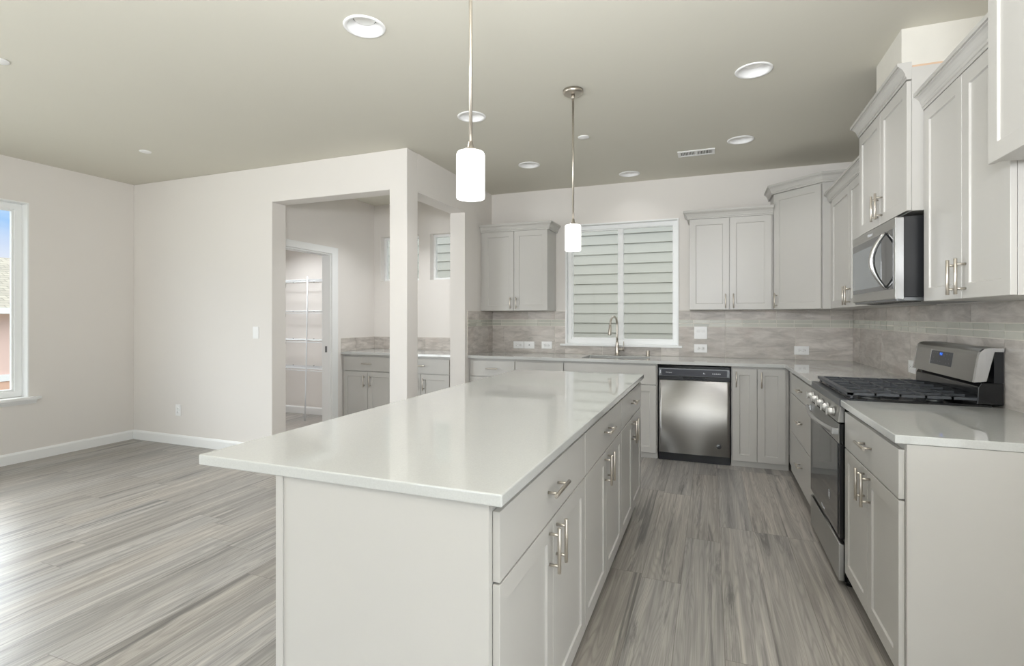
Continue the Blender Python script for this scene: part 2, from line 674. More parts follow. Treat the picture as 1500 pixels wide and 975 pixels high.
# ------------------------------------------------------------------ room shell
struct(MB().box(XL - OUT, XR + OUT, REAR_Y - OUT, YB + OUT, -0.12, 0.0).build('floor', 'floor'))
CANS = [(-1.597, 2.12), (0.231, 3.307), (-1.598, 3.346), (0.223, 4.565), (-1.601, 4.603), (-0.763, 5.248)]
HS, HR, HN = 0.12, 0.088, 48
cus = sorted({XL - OUT, XR + OUT, *[c[0] - HS for c in CANS], *[c[0] + HS for c in CANS]})
cvs = sorted({REAR_Y - OUT, YB + OUT, *[c[1] - HS for c in CANS], *[c[1] + HS for c in CANS]})
b = MB()
b.cells(cus, cvs, lambda u, v: not any(abs(u - c[0]) < HS and abs(v - c[1]) < HS for c in CANS), 'z', ZC, ZC + 0.12)
for (px, py) in CANS:
    for k in range(HN):
        q = []
        for kk in (k, k + 1):
            a = 2 * pi * kk / HN
            m_ = HS / max(abs(cos(a)), abs(sin(a)))
            q.append(((px + HR * cos(a), py + HR * sin(a), ZC), (px + m_ * cos(a), py + m_ * sin(a), ZC)))
        b.face([q[0][0], q[0][1], q[1][1], q[1][0]])
    for k in range(4):
        pass
    b.box(px - HS + 0.001, px + HS - 0.001, py - HS + 0.001, py + HS - 0.001, ZC + 0.10, ZC + 0.119)
struct(b.build('ceiling', 'ceiling'))

# left wall: window and (behind the camera) an added door that lets light in
LWY0, LWY1, LWZ0, LWZ1 = 1.02, 2.838, 0.585, 2.366
PDY0, PDY1, PDZ1 = -2.05, 0.55, 2.35


def m_left(u, v):
    return not ((LWY0 < u < LWY1 and LWZ0 < v < LWZ1) or (PDY0 < u < PDY1 and 0.05 < v < PDZ1))


struct(MB().cells([REAR_Y, PDY0, PDY1, LWY0, LWY1, YB], [0, 0.05, LWZ0, PDZ1, LWZ1, ZC], m_left, 'x', XL - OUT, XL).build('wall_left', 'wall'))
RWX0, RWX1, RWZ0, RWZ1 = -5.6, 1.0, 0.2, 2.55
struct(MB().cells([XL - OUT, RWX0, RWX1, XR + OUT], [0, RWZ0, RWZ1, ZC],
                  lambda u, v: not (RWX0 < u < RWX1 and RWZ0 < v < RWZ1), 'y', REAR_Y - OUT, REAR_Y).build('wall_rear', 'wall'))
struct(MB().cells([REAR_Y, RDY0, RDY1, YB + OUT], [0, 0.05, 2.35, ZC], lambda u, v: not (RDY0 < u < RDY1 and 0.05 < v < 2.35), 'x', XR, XR + OUT).build('wall_right', 'wall'))

KW = (-1.512, -0.310, 1.022, 2.335)          # kitchen window x0 x1 z0 z1
NW1 = (-3.953, -3.385, 1.775, 2.340)
NW2 = (-3.229, -2.661, 1.775, 2.340)
ws = [KW, NW1, NW2]
us = sorted({XL - OUT, XR + OUT, *[w[0] for w in ws], *[w[1] for w in ws]})
vs = sorted({0, ZC, *[w[2] for w in ws], *[w[3] for w in ws]})
struct(MB().cells(us, vs, lambda u, v: not any(w[0] < u < w[1] and w[2] < v < w[3] for w in ws), 'y', YB, YB + OUT).build('wall_back', 'wall'))

# dining-room wall with the wide opening, and its return along the kitchen
ZO = 2.41
struct(MB().cells([XL, -3.89, -2.575, XS], [0, ZO, ZC], lambda u, v: not (-3.89 < u < -2.575 and v < ZO), 'y', YL, YLI).build('wall_dining', 'wall', bevel=0.006))
struct(MB().cells([YLI, 4.861, YB], [0, ZO, ZC], lambda u, v: not (u < 4.861 and v < ZO), 'x', XSI, XS).build('wall_nook_right', 'wall'))
# nook / pantry partition with the pantry doorway
PY0, PY1, PZ = 4.06, 4.766, 2.04
struct(MB().cells([YLI, PY0, PY1, YB], [0, PZ, ZC], lambda u, v: not (PY0 < u < PY1 and v < PZ), 'x', XN - 0.12, XN).build('wall_nook_left', 'wall'))

# baseboards
BBH = 0.098


def baseboard(name, path):
    prof = [(0.0, 0.0), (0.014, 0.0), (0.014, BBH - 0.018), (0.009, BBH - 0.006), (0.006, BBH), (0.0, BBH)]
    return struct(MB().sweep(prof, path).build(name, 'trim'))


e = 0.0005
baseboard('baseboard_left', [(XL + e, REAR_Y + 0.02), (XL + e, YL - e)][::1])
baseboard('baseboard_dining', [(XL + 0.016, YL - e), (-3.89, YL - e)])
baseboard('baseboard_pantry', [(XL + 0.02, YB - e), (XN - 0.122, YB - e)])

# soffit chase over the microwave cabinet
struct(MB().box(0.885, XR - e, 3.10, 3.52, 2.44, ZC - e).build('wall_chase', 'chase'))


# ------------------------------------------------------------------ windows
def window_unit(name, x0, x1, z0, z1, mullion, frame=0.045, depth0=0.055, depth1=0.1):
    """a vinyl window in the back wall"""
    b = MB()
    y0, y1 = YB + depth0, YB + depth1
    xs = [x0, x0 + frame, x1 - frame, x1]
    zs = [z0, z0 + frame, z1 - frame, z1]
    b.cells(xs, zs, lambda u, v: not (xs[1] < u < xs[2] and zs[1] < v < zs[2]), 'y', y0, y1)
    o = struct(b.build(name, 'trim', bevel=0.003))
    xm = 0.5 * (x0 + x1)
    if mullion:
        b = MB()
        b.box(xm - 0.021, xm + 0.024, y0 + 0.008, y1, zs[1], zs[2])
        sashes = ((xs[1], xm - 0.021, 0.013), (xm + 0.024, xs[2], 0.006))
        for (a, c, w) in sashes:
            q = [a, a + w, c - w, c]
            r = [zs[1], zs[1] + w + 0.008, zs[2] - w, zs[2]]
            b.cells(q, r, lambda u, v: not (q[1] < u < q[2] and r[1] < v < r[2]), 'y', y0 + 0.012, y1 - 0.004)
        b.build('sash', 'trim', parent=o, bevel=0.002)
        MB().box(xs[1] + 0.004, xm - 0.022, y0 + 0.022, y0 + 0.026, zs[1] + 0.006, zs[2] - 0.006).build('pane', 'pane', parent=o)
        MB().box(xm + 0.025, xs[2] - 0.004, y0 + 0.022, y0 + 0.026, zs[1] + 0.006, zs[2] - 0.006).build('pane', 'pane', parent=o)
    else:
        MB().box(xs[1] - 0.003, xs[2] + 0.003, y0 + 0.022, y0 + 0.026, zs[1] - 0.003, zs[2] + 0.003).build('pane', 'pane', parent=o)
    return o


w1 = window_unit('window_1', KW[0] + 0.014, KW[1] - 0.014, KW[2] + 0.004, KW[3] - 0.014, True)
# white jamb liner round the kitchen window, and its stool
b = MB()
for (a0, a1, c0, c1) in ((KW[0] + e, KW[0] + 0.0135, KW[2], KW[3] - e), (KW[1] - 0.0135, KW[1] - e, KW[2], KW[3] - e),
                         (KW[0] + 0.0135, KW[1] - 0.0135, KW[3] - 0.0135, KW[3] - e)):
    b.box(a0, a1, YB - 0.012, YB + 0.06, c0, c1)
b.build('jamb_liner', 'trim', parent=w1)
b = MB()
b.box(KW[0] - 0.05, KW[1] + 0.035, YB - 0.045, YB - 0.0085, KW[2] - 0.019, KW[2] + 0.002)
b.box(KW[0] + 0.001, KW[1] - 0.001, YB - 0.0085, YB + 0.06, KW[2] + e, KW[2] + 0.0035)
b.build('window_sill', 'trim', parent=w1, bevel=0.002)

window_unit('window_2', *NW1[:2], *NW1[2:], False, frame=0.03, depth0=0.085, depth1=0.13)
window_unit('window_3', *NW2[:2], *NW2[2:], False, frame=0.03, depth0=0.085, depth1=0.13)


def side_window(name, y0, y1, z0, z1, x_in, frame, nsplit):
    """a vinyl window in the left wall"""
    b = MB()
    ys = [y0, y0 + frame, y1 - frame, y1]
    zs = [z0, z0 + frame, z1 - frame, z1]
    b.cells(ys, zs, lambda u, v: not (ys[1] < u < ys[2] and zs[1] < v < zs[2]), 'x', x_in - 0.05, x_in)
    o = struct(b.build(name, 'trim', bevel=0.004))
    b = MB()
    f2 = 0.016
    y2 = [ys[1], ys[1] + f2, ys[2] - f2, ys[2]]
    z2 = [zs[1], zs[1] + f2, zs[2] - f2, zs[2]]
    b.cells(y2, z2, lambda u, v: not (y2[1] < u < y2[2] and z2[1] < v < z2[2]), 'x', x_in - 0.042, x_in - 0.014)
    for k in range(1, nsplit):
        ym = y0 + (y1 - y0) * k / nsplit
        b.box(x_in - 0.048, x_in - 0.004, ym - 0.025, ym + 0.025, zs[1], zs[2])
    b.build('sash', 'trim', parent=o, bevel=0.002)
    MB().box(x_in - 0.030, x_in - 0.026, ys[1] + 0.005, ys[2] - 0.005, zs[1] + 0.005, zs[2] - 0.005).build('pane', 'pane', parent=o)
    return o


w4 = side_window('window_4', LWY0 + 0.012, LWY1 - 0.012, LWZ0 + 0.002, LWZ1 - 0.012, XL - 0.085, 0.055, 2)
b = MB()
for (a0, a1, c0, c1) in ((LWY0 + e, LWY0 + 0.0115, LWZ0, LWZ1 - e), (LWY1 - 0.0115, LWY1 - e, LWZ0, LWZ1 - e),
                         (LWY0 + 0.0115, LWY1 - 0.0115, LWZ1 - 0.0115, LWZ1 - e)):
    b.box(XL - 0.135, XL + 0.001, a0, a1, c0, c1)
b.build('jamb_liner', 'trim', parent=w4)
b = MB()
b.box(XL + e, XL + 0.045, LWY0 - 0.07, LWY1 + 0.075, LWZ0 - 0.022, LWZ0 + 0.002)
b.box(XL - 0.08, XL + e, LWY0 + 0.001, LWY1 - 0.001, LWZ0 + e, LWZ0 + 0.0015)
b.build('window_sill', 'trim', parent=w4, bevel=0.003)
b = MB()
b.sweep([(0.0, 0.0), (0.008, 0.0), (0.014, 0.012), (0.022, 0.022), (0.026, 0.04), (0.0, 0.04)],
        [(XL + e, LWY0 - 0.05, LWZ0 - 0.063), (XL + e, LWY1 + 0.05, LWZ0 - 0.063)])
b.build('apron', 'trim', parent=w4)

# unseen window and doors, added to let daylight in from behind
b = MB()
n = 4
xs = [RWX0]
for k in range(n):
    xa = RWX0 + (RWX1 - RWX0) * k / n
    xb = RWX0 + (RWX1 - RWX0) * (k + 1) / n
    xs += [xa + 0.04, xb - 0.04]
xs.append(RWX1)
zs = [RWZ0, RWZ0 + 0.05, RWZ1 - 0.05, RWZ1]


def m_rear(u, v):
    if not (zs[1] < v < zs[2]):
        return True
    f = ((u - RWX0) / (RWX1 - RWX0) * n) % 1.0
    w = 0.04 / ((RWX1 - RWX0) / n)
    return f < w or f > 1 - w


w5 = struct(b.cells(xs, zs, m_rear, 'y', REAR_Y - 0.06, REAR_Y - 0.01).build('added_rear_window', 'trim'))
MB().box(RWX0 + 0.02, RWX1 - 0.02, REAR_Y - 0.04, REAR_Y - 0.036, RWZ0 + 0.02, RWZ1 - 0.02).build('pane', 'pane', parent=w5)
d1 = side_window('added_left_door', PDY0, PDY1, 0.05, PDZ1, XL - 0.03, 0.06, 2)
side_window('added_right_door', RDY0, RDY1, 0.05, 2.35, XR + 0.09, 0.06, 3)  # invented opening for the added light from the right


# ------------------------------------------------------------------ pantry doorway trim
b = MB()
cw = 0.115
x0c, x1c = XN + e, XN + 0.018
b.prism([(PY1, 0.001), (PY1 + 0.1, 0.001), (PY1 + 0.1, PZ + 0.075), (PY0 - 0.075, PZ + 0.075), (PY0 - 0.075, 0.001), (PY0, 0.001), (PY0, PZ), (PY1, PZ)],
        'x', x0c, x1c)
struct(b.build('trim_1', 'trim', bevel=0.004))
b = MB()
b.box(XN - 0.119, XN - 0.001, PY1 - 0.012, PY1 - e, 0.001, PZ - e)
b.box(XN - 0.119, XN - 0.001, PY0 + e, PY0 + 0.012, 0.001, PZ - e)
# split head jamb of a pocket door, with its track slot
b.box(XN - 0.119, XN - 0.08, PY0 + 0.012, PY1 - 0.012, PZ - 0.016, PZ - e)
b.box(XN - 0.05, XN - 0.001, PY0 + 0.012, PY1 - 0.012, PZ - 0.016, PZ - e)
jam = struct(b.build('trim_2', 'trim', bevel=0.002))
b = MB()
b.box(XN - 0.08, XN - 0.05, PY0 + 0.012, PY1 - 0.012, PZ - 0.006, PZ - e)
b.build('track_slot', 'cabin', parent=jam)
b = MB()
b.box(XN - 0.075, XN - 0.045, PY1 - 0.0145, PY1 - 0.012, 0.915, 0.985)
b.build('strike_plate', 'slate', parent=jam, bevel=0.002)


# ------------------------------------------------------------------ backsplash tile
def tiles(name, plane, pos, u0, u1, sgn, z0, z1, band, seams_lo, seams_hi, mos0, holes=(), front=0.009):
    """tile field on a wall plane; plane 'y' (u=x) or 'x' (u=y). sgn: direction towards the room"""
    b = MB()
    g = 0.002

    def tile(a0, a1, c0, c1, mi, th):
        b.mi = mi
        d0, d1 = sorted((pos + sgn * 0.004, pos + sgn * th))
        if plane == 'y':
            b.box(a0, a1, d0, d1, c0, c1)
        else:
            b.box(d0, d1, a0, a1, c0, c1)

    def run(cuts, c0, c1, mi, th):
        cuts = sorted([u0] + [s for s in cuts if u0 + 0.004 < s < u1 - 0.004] + [u1])
        for p_, q_ in zip(cuts, cuts[1:]):
            segs = [(p_ + g, q_ - g, c0 + g, c1 - g)]
            for (h0, h1, k0, k1) in holes:
                nxt = []
                for (a, c, d, f) in segs:
                    if h1 <= a or h0 >= c or k1 <= d or k0 >= f:
                        nxt.append((a, c, d, f))
                        continue
                    if a < h0:
                        nxt.append((a, h0, d, f))
                    if c > h1:
                        nxt.append((h1, c, d, f))
                    if d < k0:
                        nxt.append((max(a, h0), min(c, h1), d, k0))
                    if f > k1:
                        nxt.append((max(a, h0), min(c, h1), k1, f))
                segs = nxt
            for (a, c, d, f) in segs:
                if c - a > 0.003 and f - d > 0.003:
                    tile(a, c, d, f, mi, th)
    if band:
        bz0, bz1 = band
        run(seams_lo, z0, bz0, 0, front)
        run(seams_hi, bz1, z1, 0, front)
        mos = []
        s = mos0
        while s > u0:
            s -= 0.151
        while s < u1:
            mos.append(s)
            s += 0.151
        zm = 0.5 * (bz0 + bz1)
        g = 0.0028
        run(mos, bz0, zm, 1, front)
        run(mos, zm, bz1, 1, front)
    else:
        run(seams_lo, z0, z1, 0, front)
    # grout bed
    b.mi = 2
    d0, d1 = sorted((pos + sgn * e, pos + sgn * 0.0055))
    uc = sorted({u0, u1, *[min(max(h, u0), u1) for q in holes for h in q[:2]]})
    zc = sorted({z0, z1, *[min(max(h, z0), z1) for q in holes for h in q[2:]]})
    b.cells(uc, zc, lambda u, v: not any(h[0] < u < h[1] and h[2] < v < h[3] for h in holes), plane, d0, d1)
    return struct(b.build(name, ['tile', 'glasstile', 'grout']))


ZT = 1.385
BAND = (1.218, 1.290)
khole = (KW[0] - 0.0005, KW[1] + 0.0005, KW[2] - 0.02, 3.0)
tiles('trim_3', 'y', YB, XS + 0.0095, XR - 0.0095, -1, CT, ZT, BAND, [-2.242, -1.63, -1.095, -0.48, 0.135, 0.75],
      [-1.95, -1.63, -0.20, 0.135, 0.586, 1.04], 0.135, [khole])
tiles('trim_4', 'x', XS, 4.913, YB - e, 1, CT, ZT, BAND, [5.45], [5.2], 5.42)
tiles('trim_5', 'x', XR, 2.02, YB - e, -1, CT - 0.06, ZT + 0.003, BAND, [2.33, 2.94, 3.54, 4.107, 4.72, 5.33],
      [2.65, 3.26, 4.11, 4.6, 5.2], 2.935)
tiles('trim_6', 'y', YB, XN + 0.0095, XSI - e, -1, CT, 1.07, None, [-3.9, -3.29, -2.7], [], 0)
tiles('trim_7', 'x', XN, 4.93, YB - e, 1, CT, 1.07, None, [5.2], [], 0)


# ------------------------------------------------------------------ cabinet kit
def handle_mesh(parent, kind, x, z, length, y=-0.0195):
    """bar pull on two posts, on a front whose face is the plane y"""
    b = MB()
    off = 0.032
    h = length / 2
    s = h * 0.68
    if kind == 'h':
        b.tube([(x - h, y - off, z), (x - h + 0.0008, y - off, z), (x + h - 0.0008, y - off, z), (x + h, y - off, z)], [0.0052, 0.006, 0.006, 0.0052], 14)
        for k in (-s, s):
            b.tube([(x + k, y + 0.0003, z), (x + k, y - off, z)], 0.0045, 10)
    else:
        b.tube([(x, y - off, z - h), (x, y - off, z - h + 0.0008), (x, y - off, z + h - 0.0008), (x, y - off, z + h)], [0.0052, 0.006, 0.006, 0.0052], 14)
        for k in (-s, s):
            b.tube([(x, y + 0.0003, z + k), (x, y - off, z + k)], 0.0045, 10)
    o = b.build('handle', 'nickel', parent=parent)
    o['label'] = 'brushed nickel bar handle'
    return o


def shaker(b, x0, x1, z0, z1, y_face=-0.0195, th=0.0185, stile=0.057, rec=0.0075):
    """one shaker door: frame with a recessed flat panel"""
    yb = y_face + th
    yr = y_face + rec
    V = lambda x, y, z: b.b.verts.new((x, y, z))
    rect = lambda a, c, d, f, y: [V(a, y, d), V(c, y, d), V(c, y, f), V(a, y, f)]
    A = rect(x0, x1, z0, z1, y_face)
    B = rect(x0 + stile, x1 - stile, z0 + stile, z1 - stile, y_face)
    C = rect(x0 + stile + 0.0025, x1 - stile - 0.0025, z0 + stile + 0.0025, z1 - stile - 0.0025, yr)
    D = rect(x0, x1, z0, z1, yb)
    for P, Q in ((A, B), (B, C), (D, A)):
        for k in range(4):
            b.b.faces.new((P[k], P[(k + 1) % 4], Q[(k + 1) % 4], Q[k]))
    b.b.faces.new(C)
    b.b.faces.new(D[::-1])
    return b


def fronts(root, specs):
    for s in specs:
        kind, x0, x1, z0, z1 = s[:5]
        hd = s[5] if len(s) > 5 else None
        if kind == 'door':
            o = shaker(MB(), x0, x1, z0, z1).build('door', 'cab', parent=root, bevel=0.0014, seg=2)
        else:
            o = MB().box(x0, x1, -0.0195, -0.001, z0, z1).build('drawer' if kind == 'drawer' else 'false_front', 'cab', parent=root, bevel=0.0014)
        if hd:
            handle_mesh(o, *hd)


def carcass(root, w, d, z0, z1, toe=None, extra=None, toe_mat='cab'):
    b = MB()
    if toe:
        rec, th = toe
        b.prism([(0.0, th), (d, th), (d, z1), (0.0, z1)], 'x', 0.0, w)
    else:
        b.box(0, w, 0, d, z0, z1)
    if extra:
        extra(b)
    o = b.build('carcass', 'cab', parent=root, bevel=0.001, seg=1)
    if toe:
        rec, th = toe
        MB().box(0.0, w, rec, d, 0.0, th - 0.0005).build('toe_kick', toe_mat, parent=root)
    return o


CROWN = [(0.0, 0.0), (0.020, 0.0), (0.020, 0.012), (0.025, 0.014), (0.025, 0.026), (0.028, 0.030), (0.033, 0.044), (0.041, 0.054), (0.048, 0.058),
         (0.048, 0.063), (0.056, 0.063), (0.056, 0.080), (0.0, 0.080)]


def crown(root, path, z, name='crown_moulding'):
    p = [(a, c, z) for a, c in path]
    return MB().sweep(CROWN, p).build(name, 'cab', parent=root)


R90 = pi / 2
DG = 0.002


# ------------------------------------------------------------------ island
IX0, IX1, IY0, IY1 = -1.4005, -0.4415, 1.082, 3.735
IC = -0.478                                     # carcass front
island_names = [
    ('grey island cabinet nearest the camera, with wide plain end panel', 1.110, 1.983),
    ('middle grey island cabinet, drawer over two shaker doors, facing the range', 1.985, 2.861),
    ('far grey island cabinet, last of the island row, facing the drawer bank and dishwasher', 2.863, 3.700)]
IDEP = 1.088 + IC
for lab, y0, y1 in island_names:
    w = y1 - y0
    t = thing('base_cabinet', lab, 'cabinet', (IC, y0, 0), R90, 'base cabinets of the kitchen island')
    carcass(t, w, IDEP, 0.09, CT0 - 0.0005, toe=(0.06, 0.095))
    m = w / 2
    a = 0.003 if y0 > 1.2 else 0.0015
    fronts(t, [('drawer', a, w - 0.0015, 0.697, 0.862, ('h', m, 0.787, 0.152)),
               ('door', a, m - DG, 0.092, 0.691, ('v', m - 0.042, 0.612, 0.137)),
               ('door', m + DG, w - 0.0015, 0.092, 0.691, ('v', m + 0.036, 0.612, 0.137))])
    MB().box(0.0 if y0 > 1.2 else -0.022, w + 0.0018, IDEP + 0.0005, IDEP + 0.024, 0.001, CT0 - 0.001).build('back_panel', 'cab', parent=t)
    if y0 < 1.2:
        MB().box(-0.018, -0.0005, 0.0, IDEP, 0.0005, CT0 - 0.001).build('end_panel', 'cab', parent=t)
b = MB()
b.cells([IX0, IX1], [IY0, IY1], lambda u, v: True, 'z', CT0, CT)
o = b.build('island_countertop', 'quartz', bevel=0.004, seg=3)
tag(o, 'long white polished quartz countertop on the kitchen island', 'countertop')

# ------------------------------------------------------------------ back wall base cabinets
YC = 4.972                                      # carcass front plane
D_ = YB - 0.012 - YC
bx = [(-2.398, -1.878), (-1.876, -1.362), (-1.360, -0.465)]
TOE = (0.012, 0.052)
t = thing('base_cabinet', 'grey drawer base cabinet in the back left corner of the kitchen, beside the nook wall', 'cabinet', (bx[0][0], YC, 0), 0, 'base cabinets on the back wall')
w = bx[0][1] - bx[0][0]
carcass(t, w, D_, 0.05, CT0 - 0.0005, TOE)
fronts(t, [('drawer', 0.022, w - 0.003, 0.700, 0.862, ('h', 0.272, 0.782, 0.125)),
           ('drawer', 0.022, w - 0.003, 0.380, 0.693, ('h', 0.272, 0.54, 0.125)),
           ('drawer', 0.022, w - 0.003, 0.055, 0.373, ('h', 0.272, 0.22, 0.125))])
t = thing('base_cabinet', 'grey base cabinet between the corner drawers and the sink cabinet, mostly behind the island', 'cabinet', (bx[1][0], YC, 0), 0, 'base cabinets on the back wall')
w = bx[1][1] - bx[1][0]
carcass(t, w, D_, 0.05, CT0 - 0.0005, TOE)
fronts(t, [('drawer', 0.003, w - 0.003, 0.700, 0.862, ('h', w / 2, 0.775, 0.125)),
           ('door', 0.003, w - 0.003, 0.055, 0.693, ('v', 0.045, 0.6, 0.137))])
t = thing('base_cabinet', 'wide grey sink base cabinet with plain false front under the window', 'cabinet', (bx[2][0], YC, 0), 0, 'base cabinets on the back wall')
w = bx[2][1] - bx[2][0]
b = MB()
b.prism([(0.0, 0.052), (D_, 0.052), (D_, 0.60), (0.0, 0.60)], 'x', 0.0, w)
b.box(0, w, 0, 0.02, 0.60, CT0 - 0.0005)
b.box(0, 0.018, 0.02, D_, 0.60, CT0 - 0.0005)
b.box(w - 0.018, w, 0.02, D_, 0.60, CT0 - 0.0005)
b.build('carcass', 'cab', parent=t)
MB().box(0, w, 0.012, D_, 0, 0.0515).build('toe_kick', 'cab', parent=t)
fronts(t, [('false_front', 0.003, w - 0.012, 0.690, 0.868),
           ('door', 0.003, w / 2 - DG, 0.055, 0.683, ('v', w / 2 - 0.045, 0.6, 0.137)),
           ('door', w / 2 + DG, w - 0.012, 0.055, 0.683, ('v', w / 2 + 0.045, 0.6, 0.137))])
# corner two-door cabinet right of the dishwasher
t = thing('base_cabinet', 'grey corner cabinet with two narrow full-height doors right of the dishwasher', 'cabinet', (0.1665, YC, 0), 0, 'base cabinets on the back wall')
w = 0.6195 - 0.1665
carcass(t, w, D_, 0.05, CT0 - 0.0005, TOE)
fronts(t, [('door', 0.010, 0.204, 0.055, 0.866, ('v', 0.040, 0.772, 0.137)),
           ('door', 0.210, 0.4265, 0.055, 0.866, ('v', 0.240, 0.772, 0.137))])

# ------------------------------------------------------------------ right wall base cabinets
XF = 0.622
DR = XR - 0.012 - XF
t = thing('base_cabinet', 'grey three-drawer bank beyond the range, by the dishwasher corner', 'cabinet', (XF, YC - 0.0215, 0), -R90, 'base cabinets on the right wall')
w = YC - 0.0215 - 3.692
carcass(t, w, DR, 0.08, CT0 - 0.0005, (0.06, 0.08))
x0 = w - 1.0
fronts(t, [('drawer', x0, w - 0.003, 0.712, 0.862, ('h', x0 + 0.48, 0.785, 0.14)),
           ('drawer', x0, w - 0.003, 0.405, 0.706, ('h', x0 + 0.48, 0.555, 0.14)),
           ('drawer', x0, w - 0.003, 0.085, 0.399, ('h', x0 + 0.48, 0.245, 0.14))])
t = thing('base_cabinet', 'grey cabinet on the near side of the range with plain pale end panel', 'cabinet', (XF, 2.908, 0), -R90, 'base cabinets on the right wall')
w = 2.908 - 2.140
carcass(t, w, DR, 0.08, CT0 - 0.0005, (0.06, 0.09))
m = w / 2
fronts(t, [('drawer', 0.002, w - 0.001, 0.690, 0.860, ('h', m + 0.01, 0.785, 0.14)),
           ('door', 0.002, m - DG, 0.085, 0.684, ('v', m - 0.042, 0.61, 0.137)),
           ('door', m + DG, w - 0.001, 0.085, 0.684, ('v', m + 0.042, 0.61, 0.137))])
MB().box(w + 0.0005, w + 0.016, 0.0, DR + 0.011, 0.0005, CT0 - 0.001).build('end_panel', 'cab', parent=t)

# ------------------------------------------------------------------ nook cabinets
YNF = 4.972
t = thing('base_cabinet', 'grey nook cabinet beside the pantry door, drawer over two doors', 'cabinet', (XN + 0.0015, YNF, 0), 0, 'base cabinets in the serving nook')
w = 0.700
carcass(t, w, D_, 0.05, CT0 - 0.0005, TOE)
fronts(t, [('drawer', 0.02, w - 0.003, 0.697, 0.858, ('h', 0.36, 0.782, 0.13)),
           ('door', 0.02, 0.36 - DG, 0.055, 0.688, ('v', 0.32, 0.58, 0.137)),
           ('door', 0.36 + DG, w - 0.003, 0.055, 0.688, ('v', 0.40, 0.58, 0.137))])
t = thing('base_cabinet', 'grey nook cabinet seen between the two wall posts, under the small right window', 'cabinet', (XN + 0.704, YNF, 0), 0, 'base cabinets in the serving nook')
w = XSI - 0.0015 - (XN + 0.704)
carcass(t, w, D_, 0.05, CT0 - 0.0005, TOE)
fronts(t, [('drawer', 0.003, w - 0.06, 0.697, 0.858, ('h', 0.355, 0.782, 0.13)),
           ('door', 0.003, 0.36 - DG, 0.055, 0.688, ('v', 0.32, 0.58, 0.137)),
           ('door', 0.36 + DG, w - 0.06, 0.055, 0.688, ('v', 0.40, 0.58, 0.137))])
o = MB().box(XN + 0.001, XSI - 0.001, YF, YB - 0.0005, CT0, CT - 0.0005).build('nook_countertop', 'quartz', bevel=0.003)
tag(o, 'white quartz countertop in the serving nook under the two small windows', 'countertop')

# ------------------------------------------------------------------ kitchen countertop with the sink cut-out
SX0, SX1, SY0, SY1 = -1.205, -0.575, 5.045, 5.425
RY1 = 3.690
us = [XS + 0.001, SX0, SX1, XC, XR - 0.0005]
vs = [RY1, YF, SY0, SY1, YB - 0.0005]


def m_ct(u, v):
    if v < YF:
        return u > XC
    return not (SX0 < u < SX1 and SY0 < v < SY1)


o = MB().cells(us, vs, m_ct, 'z', CT0, CT - 0.0003).build('kitchen_countertop', 'quartz', bevel=0.003)
tag(o, 'white quartz countertop along the back wall, turning the corner towards the range', 'countertop')
o = MB().box(XC, XR - 0.0005, 2.121, 2.918, CT0, CT - 0.0003).build('range_side_countertop', 'quartz', bevel=0.003)
tag(o, 'short white quartz countertop on the near side of the range', 'countertop')

# sink
t = thing('kitchen_sink', 'undermount steel sink let into the counter below the window', 'sink', (0.5 * (SX0 + SX1), 0.5 * (SY0 + SY1), 0.67))
hx, hy = (SX1 - SX0) / 2, (SY1 - SY0) / 2
b = MB()
z0, z1 = 0.0, CT0 - 0.001 - 0.67
b.cells([-hx - 0.012, -hx + 0.003, hx - 0.003, hx + 0.012], [-hy - 0.012, -hy + 0.003, hy - 0.003, hy + 0.012],
        lambda u, v: not (abs(u) < hx - 0.003 and abs(v) < hy - 0.003), 'z', z0, z1)
b.box(-hx + 0.003, hx - 0.003, -hy + 0.003, hy - 0.003, z0, z0 + 0.004)
b.build('basin', 'sink', parent=t)
MB().lathe([(0.0, 0.0045), (0.03, 0.0045), (0.042, 0.008), (0.045, 0.005)], (0, 0.05, 0)).build('drain', 'nickel', parent=t)

# faucet
t = thing('kitchen_faucet', 'brushed nickel gooseneck pull-down faucet standing behind the sink', 'faucet', (-0.925, 5.490, CT), radians(0))
b = MB()
b.lathe([(0.0, 0.0), (0.031, 0.0), (0.031, 0.004), (0.024, 0.012), (0.021, 0.04), (0.018, 0.09), (0.0155, 0.135), (0.0155, 0.14), (0.0, 0.14)], seg=24)
b.build('base', 'nickel', parent=t)
pts = [(0, 0, 0.138), (0, 0, 0.2), (0, 0, 0.28)]
dx, dy = -0.22, -0.975
rr = 0.09
for k in range(0, 15):
    a = pi * k / 14 * 0.97
    h = rr * (1 - cos(a))
    pts.append((dx * h, dy * h, 0.32 + rr * sin(a)))
MB().tube(pts, 0.0115, 16).build('spout', 'nickel', parent=t)
p0 = Vector(pts[-1])
dv = (p0 - Vector(pts[-2])).normalized()
b = MB()
b.tube([p0, p0 + dv * 0.012, p0 + dv * 0.014, p0 + dv * 0.06, p0 + dv * 0.105, p0 + dv * 0.112], [0.0125, 0.0125, 0.0145, 0.0155, 0.018, 0.0165], 16)
o = b.build('spray_head', 'nickel', parent=t)
b = MB()
b.tube([(0.012, 0, 0.062), (0.074, 0, 0.062)], 0.0125, 14)
b.tube([(0.066, 0, 0.062), (0.068, 0, 0.09), (0.066, 0.006, 0.148)], [0.0045, 0.0042, 0.0055], 10)
b.build('lever_handle', 'nickel', parent=t)
t = MB().lathe([(0.0, 0.0), (0.021, 0.0), (0.021, 0.004), (0.0175, 0.007), (0.0175, 0.05), (0.0165, 0.054), (0.0, 0.054)], seg=20).build('air_gap', 'nickel', loc=(-0.612, 5.505, CT))
tag(t, 'small nickel air gap cap on the counter right of the faucet', 'air gap')

